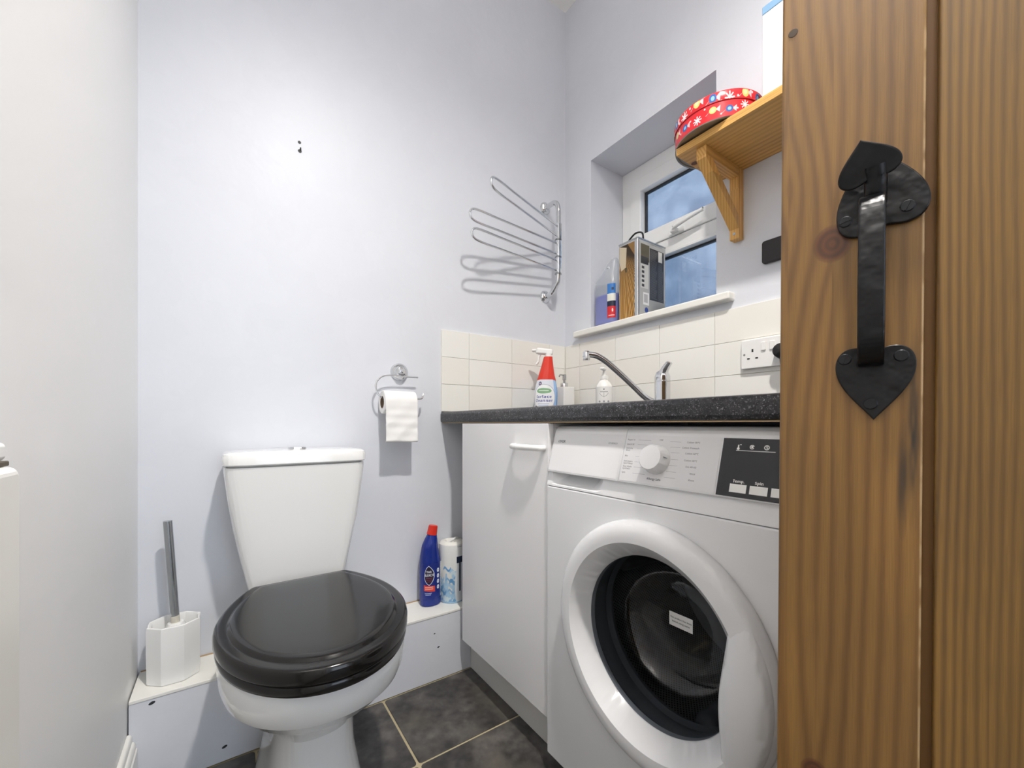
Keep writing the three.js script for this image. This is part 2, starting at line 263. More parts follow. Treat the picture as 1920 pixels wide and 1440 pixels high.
// ---------------------------------------------------------------- the open plank door with its iron thumb latch
{
  const door = new THREE.Group(); door.name = 'door_1'; door.userData = { kind: 'structure', label: 'stained pine plank door standing open with black thumb latch' };
  door.position.set(-0.8168, 0, 1.2085); door.rotation.set(0, -76.07 * Math.PI / 180, 0); door.rotateZ(-0.38 * Math.PI / 180); scene.add(door);
  const w = 0.1, h = 1.0, y0 = 0.4, pitch = 0.1068;
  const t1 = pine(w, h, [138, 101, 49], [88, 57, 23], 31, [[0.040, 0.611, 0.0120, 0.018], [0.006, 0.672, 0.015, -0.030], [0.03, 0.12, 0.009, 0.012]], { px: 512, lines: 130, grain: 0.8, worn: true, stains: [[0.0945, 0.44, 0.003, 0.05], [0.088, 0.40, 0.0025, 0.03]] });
  const t2 = pine(w, h, [136, 101, 46], [84, 59, 24], 57, [[0.03, 0.02, 0.01, 0.01]], { px: 512, lines: 270, grain: 1.25 });
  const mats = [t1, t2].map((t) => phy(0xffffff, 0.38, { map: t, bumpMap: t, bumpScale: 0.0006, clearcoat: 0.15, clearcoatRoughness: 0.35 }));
  for (let i = 0; i < 7; i++) {
    const x0 = i * pitch, g = plain(box(x0, x0 + w, 0.006, 1.982, -0.022, 0, 0.0025)), p = g.attributes.position, uv = g.attributes.uv;
    for (let k = 0; k < p.count; k++) uv.setXY(k, (p.getX(k) - x0) / w, (p.getY(k) - y0) / h + (i > 1 ? i * 0.27 : 0));
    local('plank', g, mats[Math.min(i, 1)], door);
    if (i < 6) local('tongue', box(x0 + w - 0.004, x0 + pitch + 0.004, 0.01, 1.978, -0.016, -0.007), std(0x6b4a22, 0.7), door);
  }
  for (const y of [0.18, 0.98, 1.74]) local('ledge', metres(box(0.03, 0.70, y, y + 0.11, -0.046, -0.022, 0.003)), mats[1], door);
  const sx = (px) => { const q = (px - 960) / 770; return (q * 0.36 - 0.318) / (0.75 + 0.661 * q); }, X = (px) => 0.0701 + sx(px), Y = (py, px = 1640) => 0.846 + (795 - py) / 770 * (0.36 - 0.661 * sx(px));
  const heart = (hw, up, down) => { const s = new THREE.Shape(); s.moveTo(0, -down); s.bezierCurveTo(hw * 0.35, -down * 0.62, hw * 1.02, -down * 0.15, hw, up * 0.45); s.bezierCurveTo(hw * 0.98, up * 0.95, hw * 0.55, up * 1.05, hw * 0.25, up * 0.93); s.quadraticCurveTo(0, up * 0.83, -hw * 0.25, up * 0.93); s.bezierCurveTo(-hw * 0.55, up * 1.05, -hw * 0.98, up * 0.95, -hw, up * 0.45); s.bezierCurveTo(-hw * 1.02, -down * 0.15, -hw * 0.35, -down * 0.62, 0, -down); return s; };
  const latch = local('thumb_latch', metres((() => { // the grip: a hammered strap bowed out from the door
    const o = [[1.032, 0.004], [1.034, 0.016], [1.026, 0.027], [1.004, 0.033], [0.966, 0.0355], [0.930, 0.033], [0.912, 0.027], [0.902, 0.015], [0.901, 0.004]], c = new THREE.CatmullRomCurve3(o.map(([y, z]) => V(0, y, z))).getPoints(48);
    const s = new THREE.Shape(), a = [], b = []; c.forEach((p, i) => { const q = c[Math.min(i + 1, 48)].clone().sub(c[Math.max(i - 1, 0)]).normalize(); a.push([p.z + 0.0035 * -q.y, p.y + 0.0035 * q.z]); b.push([p.z - 0.0035 * -q.y, p.y - 0.0035 * q.z]); });
    [...a, ...b.reverse()].forEach(([z, y], i) => i ? s.lineTo(z, y) : s.moveTo(z, y)); s.closePath();
    const g = new THREE.ExtrudeGeometry(s, { depth: 0.013, bevelEnabled: true, bevelSize: 0.0015, bevelThickness: 0.002, bevelSegments: 3, steps: 1 });
    return g.translate(0, 0, -0.0065).applyMatrix4(new THREE.Matrix4().makeBasis(V(0, 0, 1), V(0, 1, 0), V(-1, 0, 0))).translate(X(1632), 0, 0); })(), 12), M.iron, door, 'black iron thumb latch');
  const at = (g, px, py, z, rz = 0, rx = 0) => g.rotateX(rx).rotateZ(rz).translate(X(px), Y(py, px), z);
  local('lower_plate', metres(at(extrude(heart(0.0262, 0.030, 0.034), 0.0045, 0.0012), 1638, 714, 0.0002), 12), M.iron, latch, 'heart shaped lower plate');
  local('upper_plate', metres(at(extrude(heart(0.0300, 0.032, 0.044), 0.0045, 0.0012).rotateZ(Math.PI), 1643, 372, 0.0002, 0.14), 12), M.iron, latch, 'heart shaped upper plate');
  local('thumb_piece', metres(join(at(extrude(heart(0.0205, 0.015, 0.019), 0.004, 0.0014).rotateZ(Math.PI), 1622, 338, 0.026, 0.24, 0.45), tube([[X(1638), Y(392), 0.002], [X(1638), Y(375), 0.014], [X(1638), Y(355), 0.020], [X(1636), Y(338), 0.025]], 0.0075, 16, 10)), 12), M.iron, latch, 'heart shaped thumb press');
  for (const [px, py] of [[1584, 676], [1688, 668], [1632, 757], [1583, 424], [1697, 394]]) { local('screw', at(join(lathe([[0, 0.0014], [0.0042, 0.0010], [0.0050, 0]], 18).rotateX(Math.PI / 2), new THREE.BoxGeometry(0.0078, 0.0010, 0.0012).translate(0, 0, 0.0012)), px, py, 0.0047, 0.6 + px), M.screw, latch); }
  local('nail_mark', at(lathe([[0, 0.0004], [0.0035, 0.0003], [0.004, 0]], 14).rotateX(Math.PI / 2), 1483, 72, 0.0001), std(0x4a3a2a, 0.7), door);
}

// ---------------------------------------------------------------- boxing along the back wall
{
  const t = thing('pipe_boxing', 'low pale pipe boxing ledge along the back wall behind the toilet', 'boxing', [-0.85, 0, 0.07]);
  part('front_board', metres(box(LX + 0.003, -0.56, 0.001, 0.2085, 0.118, 0.138), 1.4), M.wall, t);
  part('top_board', box(LX + 0.003, -0.56, 0.2085, 0.2165, 0.001, 0.1395, 0.0015), M.gloss, t, 'white ledge board');
  part('sealant_line', rod([LX + 0.006, 0.2168, 0.003], [-0.56, 0.2168, 0.003], 0.0022, 0.0022, 6), std(0xb79a72, 0.8), t, 'brownish line of old sealant');
  for (const [x, y, r] of [[-1.405, 0.199, 0.004], [-1.267, 0.036, 0.0038], [-0.686, 0.107, 0.0028], [-0.70, 0.155, 0.002]]) part('chip', fromBack(lathe([[0, 0.0006], [r, 0.0005], [r * 1.1, 0]], 9), 0, 0, 0).scale(1.5, 0.8, 1).rotateZ(0.35).translate(x, y, 0.138), std(0x35383c, 0.9), t, 'dark chip in the paint');
}

// ---------------------------------------------------------------- toilet
{
  const cx = -1.100, t = thing('toilet', 'white close coupled toilet with black closed lid against the back wall', 'toilet', [cx, 0, 0.35]);
  const egg = (y, hw, zb, zf, zc, nb = 3, nf = 2.15, N = 72) => Array.from({ length: N }, (_, i) => { const a = i / N * Math.PI * 2, c = Math.cos(a), s = -Math.sin(a), n = s > 0 ? nf : nb; return [cx + hw * Math.sign(c) * Math.abs(c) ** (2 / n), y, zc + (s > 0 ? zf - zc : zc - zb) * Math.sign(s) * Math.abs(s) ** (2 / n)]; });
  part('pan', loft([egg(0.0005, 0.108, 0.142, 0.520, 0.33, 5, 3.2), egg(0.012, 0.106, 0.142, 0.516, 0.33, 5, 3.2), egg(0.05, 0.096, 0.142, 0.498, 0.33, 5, 3), egg(0.13, 0.084, 0.142, 0.472, 0.33, 5, 2.8), egg(0.20, 0.084, 0.142, 0.474, 0.34, 5, 2.6), egg(0.235, 0.096, 0.142, 0.498, 0.35, 4.5, 2.4), egg(0.262, 0.122, 0.142, 0.545, 0.38, 4, 2.2), egg(0.292, 0.150, 0.142, 0.588, 0.39, 4, 2.1), egg(0.318, 0.164, 0.142, 0.611, 0.40, 4, 2.1), egg(0.323, 0.172, 0.142, 0.622, 0.40, 4, 2.1), egg(0.34, 0.177, 0.142, 0.632, 0.40, 4, 2.1), egg(0.375, 0.180, 0.142, 0.640, 0.40, 4, 2.1), egg(0.388, 0.178, 0.144, 0.637, 0.40, 4, 2.1), egg(0.3925, 0.168, 0.15, 0.625, 0.40, 4, 2.1)], 0.5), M.ceramic, t);
  const sec = (y, hw, zb, zf, n = 6) => ring(cx, (zb + zf) / 2, hw, (zf - zb) / 2, y, n, 96);
  const cis = part('cistern', loft([sec(0.394, 0.106, 0.03, 0.158), sec(0.40, 0.114, 0.018, 0.164), sec(0.44, 0.123, 0.014, 0.168), sec(0.50, 0.136, 0.012, 0.172), sec(0.58, 0.1515, 0.012, 0.177), sec(0.66, 0.163, 0.012, 0.182), sec(0.72, 0.1695, 0.012, 0.186), sec(0.7365, 0.170, 0.012, 0.187), sec(0.7375, 0.165, 0.016, 0.182)], 0.5), M.ceramic, t);
  const lid = part('cistern_lid', loft([sec(0.7376, 0.162, 0.02, 0.178), sec(0.7405, 0.171, 0.012, 0.189), sec(0.744, 0.1735, 0.009, 0.193), sec(0.762, 0.1735, 0.009, 0.193), sec(0.769, 0.171, 0.011, 0.190), sec(0.7735, 0.163, 0.018, 0.181), sec(0.7755, 0.14, 0.04, 0.155), sec(0.7765, 0.07, 0.075, 0.12)], 0.5), M.ceramic, cis);
  lid.position.set(0, 0, 0);
  const half = [[0, 0.184], [0.05, 0.184], [0.104, 0.184]]; for (let i = 1; i <= 5; i++) { const a = i / 5 * 1.0; half.push([0.104 + 0.013 * Math.sin(a), 0.184 + 0.013 * (1 - Math.cos(a))]); }
  for (let i = 1; i <= 18; i++) { const z = 0.192 + (0.405 - 0.192) * i / 18; half.push([0.1855 - 0.0685 * ((0.405 - z) / 0.213) ** 1.9, z]); }
  for (let i = 1; i <= 30; i++) { const a = i / 30 * Math.PI / 2; half.push([0.1855 * Math.cos(a), 0.405 + 0.256 * Math.sin(a)]); }
  const curve = [...half, ...half.slice(1, -1).reverse().map(([x, z]) => [-x, z])].map(([x, z]) => V(x, 0, z)).reverse();
  const contour = (y, k, tilt = 0) => curve.map((p) => [cx + p.x * k, y + tilt * (p.z - 0.42), 0.42 + (p.z - 0.42) * (1 - (1 - k) * 0.80)]);
  part('seat', loft([contour(0.3935, 0.955), contour(0.3945, 0.975), contour(0.400, 0.985), contour(0.408, 0.983), contour(0.411, 0.965)], 0), M.blackGloss, t, 'black seat ring');
  part('seat_lid', loft([contour(0.4115, 0.96), contour(0.4125, 0.985), contour(0.418, 0.999), contour(0.429, 1.0), contour(0.436, 0.992), contour(0.4398, 0.973), contour(0.4408, 0.945), contour(0.4404, 0.885), contour(0.4412, 0.870), contour(0.4450, 0.852), contour(0.4474, 0.828), contour(0.4487, 0.78), contour(0.4496, 0.60), contour(0.4498, 0.3)], 0), M.blackGloss, t, 'glossy black seat lid');
  for (const s of [-1, 1]) part('hinge', rod([cx + s * 0.075 - 0.014, 0.404, 0.176], [cx + s * 0.075 + 0.014, 0.404, 0.176], 0.009), M.chrome, t);
  part('flush_button', lathe([[0, 0.006], [0.016, 0.006], [0.0165, 0.0052], [0.0175, 0.0052], [0.018, 0.006], [0.022, 0.0055], [0.0235, 0.003], [0.024, 0]], 32).translate(cx, 0.7762, 0.100), M.chrome, t, 'chrome push button');
}

// ---------------------------------------------------------------- toilet brush
{
  const x = -1.370, z = 0.067, t = thing('toilet_brush', 'toilet brush with chrome handle in white faceted ceramic holder on the ledge', 'toilet brush', [x, 0.2166, z]);
  const oct = (y, hx, hz, c) => [[1, -c], [1, c], [c, 1], [-c, 1], [-1, c], [-1, -c], [-c, -1], [c, -1]].map(([a, b]) => [x + a * hx, y, z + b * hz]);
  const outer = (y, k) => oct(y, 0.052 * k, 0.046 * k, 0.42);
  part('holder', loft([outer(0.2168, 0.93), outer(0.2178, 0.965), outer(0.222, 0.985), outer(0.29, 1), outer(0.348, 1.0), outer(0.3535, 0.985), outer(0.355, 0.95), outer(0.3545, 0.90), outer(0.349, 0.855), outer(0.30, 0.82)], 0.35), M.ceramic, t, 'white ceramic holder');
  part('brush_cap', lathe([[0, 0.352], [0.016, 0.351], [0.020, 0.344], [0.020, 0.33], [0, 0.32]], 24).translate(x + 0.002, -0.002, z), M.ceramic, t);
  part('ferrule', rod([x + 0.002, 0.345, z], [x + 0.0005, 0.366, z], 0.0095), std(0xd8d3c4, 0.5), t);
  part('handle', join(rod([x + 0.0005, 0.364, z], [x - 0.014, 0.604, z - 0.004], 0.0092, 0.0092, 28)), M.steel, t, 'chrome handle');
}

// ---------------------------------------------------------------- bottles on the ledge
{
  const x = -0.676, z = 0.046, b = 0.2166, t = thing('bleach_bottle', 'dark blue bleach bottle with red cap on the ledge beside the cabinet', 'bottle', [x, b, z]);
  const blue = phy(0x17308c, 0.22), prof = [[0.00, 0.033, 0.027, 0], [0.002, 0.0355, 0.0295, 0], [0.02, 0.0365, 0.0305, 0], [0.11, 0.0365, 0.0305, 0], [0.145, 0.0365, 0.0305, 0], [0.170, 0.0335, 0.029, -0.001], [0.195, 0.0285, 0.0265, -0.0015], [0.205, 0.0272, 0.0258, -0.0008], [0.209, 0.0262, 0.025, 0], [0.222, 0.0225, 0.0222, 0.002], [0.236, 0.018, 0.018, 0.005], [0.242, 0.016, 0.016, 0.006]];
  const lean = (y) => y > 0.2 ? (y - 0.2) * 0.02 : 0;
  part('body', loft(prof.map(([y, a, c, dx]) => ring(x + dx + lean(y), z, a, c, b + 0.0003 + y, 2.3, 48)), 0.6), blue, t);
  part('cap', lathe([[0, 0.032], [0.0135, 0.032], [0.0155, 0.030], [0.0175, 0.004], [0.0178, 0], [0, 0]], 28).rotateZ(-0.20).translate(x + 0.006, b + 0.241, z), std(0xe0301e, 0.35), t, 'red cap');
  const body = (a, y) => [x + 0.0369 * Math.sign(Math.cos(a)) * Math.abs(Math.cos(a)) ** 0.87, b + y, z + 0.0309 * Math.sign(Math.sin(a)) * Math.abs(Math.sin(a)) ** 0.87];
  part('label', patch(body, Math.PI * 0.86, Math.PI * 0.10, 0.028, 0.148, 36, 8), phy(0xffffff, 0.3, { map: print(512, 512, (g, w, h) => {
    g.fillStyle = '#1c2f86'; g.fillRect(0, 0, w, h); g.strokeStyle = '#dfe6f5'; g.lineWidth = 9; g.fillStyle = '#2a2440'; g.beginPath(); g.moveTo(150, 30); g.quadraticCurveTo(262, 90, 250, 190); g.quadraticCurveTo(235, 280, 160, 310); g.quadraticCurveTo(60, 270, 55, 190); g.quadraticCurveTo(60, 70, 150, 30); g.fill(); g.stroke();
    g.fillStyle = '#eef0fa'; g.font = 'bold 44px sans-serif'; g.textAlign = 'center'; g.fillText('Thick', 152, 130); g.font = 'bold 50px sans-serif'; g.fillText('BLEACH', 152, 182); g.fillStyle = '#8a4450'; g.fillRect(90, 205, 130, 10); g.fillRect(95, 230, 120, 10); g.fillRect(105, 255, 100, 10);
    g.fillStyle = '#e24a3e'; g.beginPath(); g.moveTo(40, 305); g.lineTo(265, 330); g.lineTo(265, 415); g.lineTo(40, 390); g.fill(); g.fillStyle = '#f6b7ac'; g.fillRect(65, 335, 170, 14); g.fillRect(70, 362, 165, 14); g.fillStyle = '#c9d2ec'; g.fillRect(60, 425, 150, 10); g.fillRect(75, 447, 120, 10);
    for (let i = 0; i < 4; i++) { g.fillStyle = '#eef2f7'; g.beginPath(); g.arc(335, 110 + i * 82, 32, 0, 7); g.fill(); g.fillStyle = '#8f9bbd'; g.fillRect(322, 104 + i * 82, 26, 12); }
    g.fillStyle = '#f3f4f2'; g.fillRect(420, 0, 92, h); g.fillStyle = '#9aa2ab'; for (let i = 0; i < 14; i++) g.fillRect(432, 20 + i * 26, 66, 8); g.fillStyle = '#3a3f46'; g.fillRect(440, 420, 56, 60); }) }), t, 'printed blue and red label');
}
{
  const x = -0.596, z = 0.054, b = 0.2166, r = 0.0465, t = thing('kitchen_roll_pack', 'wrapped white and pale blue paper roll on the ledge behind the bleach bottle', 'paper roll', [x, b, z]);
  const wrap = print(1024, 512, (g, w, h) => { g.fillStyle = '#f1f3f1'; g.fillRect(0, 0, w, h); g.fillStyle = '#a9d2f0'; g.beginPath(); g.moveTo(0, h); for (let i = 0; i <= 64; i++) g.lineTo(i * w / 64, h * 0.56 + 34 * Math.sin(i * 0.9) + 16 * Math.sin(i * 2.3)); g.lineTo(w, h); g.fill(); for (let i = 0; i < 420; i++) { const k = rnd(), y = h - k * k * h * 0.55; g.strokeStyle = ['#8fc0ea', '#b9dcf5', '#6fa9dd', '#d9edf8'][i % 4]; g.lineWidth = 5 + rnd() * 8; const x = rnd() * w; g.beginPath(); g.moveTo(x, y); g.bezierCurveTo(x + 30, y - 26, x + 60, y + 22, x + 95, y - 8); g.stroke(); }
    for (const cx of [150, 600]) { g.fillStyle = '#eef3f7'; g.beginPath(); g.arc(cx, 290, 70, 0, 7); g.fill(); g.fillStyle = '#23314a'; g.fillRect(cx - 10, 200, 22, 110); g.fillRect(cx - 46, 200, 90, 20); g.fillRect(cx - 40, 120, 70, 14); g.fillRect(cx - 30, 150, 60, 12); } });
  part('wrapper', toCreasedNormals(new THREE.LatheGeometry([[r * 0.93, 0], [r, 0.006], [r, 0.195], [r * 0.97, 0.203]].map((p) => new THREE.Vector2(...p)), 48), 0.6).rotateY(2.8).translate(x, b + 0.0003, z), phy(0xffffff, 0.3, { map: wrap }), t, 'white and pale blue wrapper');
  part('top_film', lathe([[r * 0.97, 0.203], [r * 0.85, 0.209], [r * 0.55, 0.211], [0.018, 0.204], [0.012, 0.198], [0, 0.197]], 40).translate(x, b, z), phy(0xf2f1ea, 0.3), t);
  part('film_twist', tube([[x - 0.012, b + 0.206, z], [x + 0.002, b + 0.215, z + 0.008], [x + 0.02, b + 0.216, z], [x + 0.03, b + 0.209, z - 0.006]], 0.005, 20, 7), phy(0xe7e8e6, 0.25), t);
}

// ---------------------------------------------------------------- towel rail and paper holder on the back wall
{
  const x = -0.119, z = 0.088, t = thing('towel_rail', 'chrome swivel towel rail with three looped arms on the back wall', 'towel rail', [x, 1.40, 0]);
  for (const y of [1.788, 1.402]) { part('flange', fromBack(lathe([[0, 0.020], [0.010, 0.019], [0.013, 0.013], [0.022, 0.009], [0.0265, 0.004], [0.027, 0.0003], [0, 0.0003]], 32), x, y, 0), M.chrome, t); }
  part('post', tube([[x, 1.788, 0.006], [x, 1.788, 0.045], [x, 1.785, 0.066], [x, 1.772, 0.081], [x, 1.752, z], [x, 1.70, z], [x, 1.55, z], [x, 1.47, z], [x, 1.444, 0.084], [x, 1.424, 0.066], [x, 1.406, 0.042], [x, 1.402, 0.006]], 0.0105, 90, 16), M.chrome, t);
  const arms = [[[-0.541, 0.236], 1.674, 1.632], [[-0.566, 0.137], 1.603, 1.559], [[-0.564, 0.147], 1.531, 1.489]];
  for (const [[ex, ez], yu, yl] of arms) {
    const dx = ex - x, dz = ez - z, L = Math.hypot(dx, dz), p = (k, y) => [x + dx * k, y, z + dz * k], e = 0.020 / L, m = (yu + yl) / 2;
    const arm = part('arm', tube([p(0.012, yu), p(0.3, yu), p(0.7, yu), p(1 - e * 1.6, yu), p(1 - e * 0.5, yu - 0.004), p(1, m + 0.008), p(1, m - 0.008), p(1 - e * 0.5, yl + 0.004), p(1 - e * 1.6, yl), p(0.7, yl), p(0.3, yl), p(0.012, yl)], 0.0042, 120, 10), M.chrome, t);
    part('collar', join(lathe([[0.0108, 0], [0.0135, 0.001], [0.0135, yu - yl + 0.022], [0.0108, yu - yl + 0.023]], 28).translate(x, yl - 0.0115, z)), M.chrome, arm);
    part('washer', lathe([[0.0108, 0], [0.0148, 0.0005], [0.0148, 0.003], [0.0108, 0.0035]], 28).translate(x, yl - 0.0155, z), M.steel, arm);
  }
}
{
  const x = -0.771, y = 1.026, t = thing('paper_holder', 'chrome ring toilet paper holder on the back wall', 'paper holder', [x, y, 0]);
  part('wall_plate', fromBack(lathe([[0, 0.030], [0.012, 0.0285], [0.0185, 0.022], [0.0205, 0.014], [0.027, 0.010], [0.0305, 0.004], [0.031, 0.0003], [0, 0.0003]], 40), x, y, 0), M.chrome, t);
  part('ring_bar', tube([[-0.715, 1.008, 0.030], [-0.76, 1.008, 0.030], [-0.80, 1.010, 0.032], [-0.842, 1.002, 0.035], [-0.862, 0.980, 0.040], [-0.862, 0.955, 0.044], [-0.852, 0.937, 0.047], [-0.840, 0.9322, 0.047], [-0.78, 0.9322, 0.047], [-0.72, 0.9322, 0.047], [-0.706, 0.936, 0.046], [-0.700, 0.952, 0.040]], 0.0031, 100, 10), M.chrome, t);
  const rz = 0.047, ry = 0.9172, R = 0.038, r = thing('toilet_roll', 'white toilet roll with a hanging sheet on the chrome holder', 'toilet roll', [-0.79, ry - R, rz]);
  const side = (g) => g.rotateZ(-Math.PI / 2).translate(-0.845, ry, rz + 0.0);
  part('roll', side(lathe([[0.0205, 0], [R - 0.002, 0], [R, 0.002], [R, 0.106], [R - 0.002, 0.108], [0.0205, 0.108], [0.0205, 0]], 56)), M.paper, r);
  part('core', side(lathe([[0.0203, 0.0006], [0.0203, 0.1074], [0.019, 0.1074], [0.019, 0.0006], [0.0203, 0.0006]], 40)), std(0x8d7a66, 0.95), r, 'brown cardboard core');
  const pts = []; for (let i = 0; i <= 16; i++) { const a = Math.PI * 0.5 - i / 16 * Math.PI * 0.5; pts.push([rz + (R + 0.0012) * Math.cos(a), ry + (R + 0.0012) * Math.sin(a)]); }
  for (let i = 1; i <= 26; i++) { const k = i / 26; pts.push([rz + R + 0.0012 + 0.0007 * Math.sin(k * 26) * Math.sin(k * 3.1) + 0.002 * k, ry - k * 0.127]); }
  pts.push([rz + R - 0.0005, ry - 0.1315]); pts.push([rz + R - 0.004, ry - 0.128]);
  part('hanging_sheet', patch((a, k) => { const f = k * (pts.length - 1), i = Math.min(Math.floor(f), pts.length - 2), q = f - i; return [a + 0.0025 * k * (a + 0.79) * -3, pts[i][1] + (pts[i + 1][1] - pts[i][1]) * q - (a + 0.79) * 0.03 * k, pts[i][0] + (pts[i + 1][0] - pts[i][0]) * q + 0.0012 * Math.sin(a * 90 + k * 20) * k]; }, -0.8445, -0.738, 0, 1, 24, 64), M.paper, r);
}

// ---------------------------------------------------------------- base cabinet and worktop
{
  const t = thing('base_cabinet', 'pale grey base cabinet with white bow handle under the worktop', 'cabinet', [-0.3, 0, 0.39]);
  part('carcass', join(box(-0.594, -0.02, 0.124, 0.848, 0.170, 0.187), box(-0.594, -0.02, 0.124, 0.848, 0.600, 0.617), box(-0.594, -0.02, 0.124, 0.142, 0.187, 0.600), box(-0.026, -0.02, 0.142, 0.848, 0.187, 0.600)), M.cabinet, t);
  const d = part('door', box(-0.6135, -0.5955, 0.122, 0.8475, 0.1685, 0.6175, 0.0012), M.cabinet, t);
  part('handle', tube([[-0.613, 0.786, 0.478], [-0.626, 0.786, 0.480], [-0.632, 0.786, 0.50], [-0.635, 0.786, 0.54], [-0.632, 0.786, 0.58], [-0.626, 0.786, 0.600], [-0.613, 0.786, 0.602]], 0.0078, 48, 10), M.whitePlastic, d, 'white bow handle');
  part('plinth', box(-0.566, -0.550, 0.001, 0.1235, 0.1395, 0.6195), std(0xe4e3df, 0.4), t, 'grey plinth board');
}
{
  const speck = pixels(1024, 1024, (u, v) => { const a = hash(Math.floor(u * 420), Math.floor(v * 420), 5), b = fbm(u * 60, v * 60, 12, 60, 3), c = noise(u * 300, v * 300, 81, 300, 300), e = noise(u * 150, v * 150, 83, 150, 150);
    let k = 44 + 44 * (b - 0.4) + 34 * (c - 0.5); if (a > 0.975) k += 70; if (c > 0.86) k += 55; if (e > 0.9) k += 70; return [k, k, k + 3]; });
  const s = new THREE.Shape(); s.moveTo(-0.006, 0.8515); s.lineTo(-0.607, 0.8515); s.quadraticCurveTo(-0.615, 0.8525, -0.6155, 0.862); s.lineTo(-0.6155, 0.879); s.quadraticCurveTo(-0.615, 0.8905, -0.602, 0.8913); s.lineTo(-0.006, 0.8913); s.closePath();
  const g = new THREE.ExtrudeGeometry(s, { depth: 1.262, bevelEnabled: false, curveSegments: 8 }).translate(0, 0, 0.0015);
  const t = thing('worktop', 'dark grey speckled worktop with rounded front edge', 'worktop', [-0.31, 0.8515, 0.63]);
  part('top', metres(toCreasedNormals(plain(g), 0.6), 2.2), std(0xffffff, 0.3, { map: speck }), t);
  part('underside_lip', box(-0.609, -0.60, 0.8492, 0.8516, 0.0015, 1.262), std(0xb9a17c, 0.8), t, 'pale chipboard lip');
}

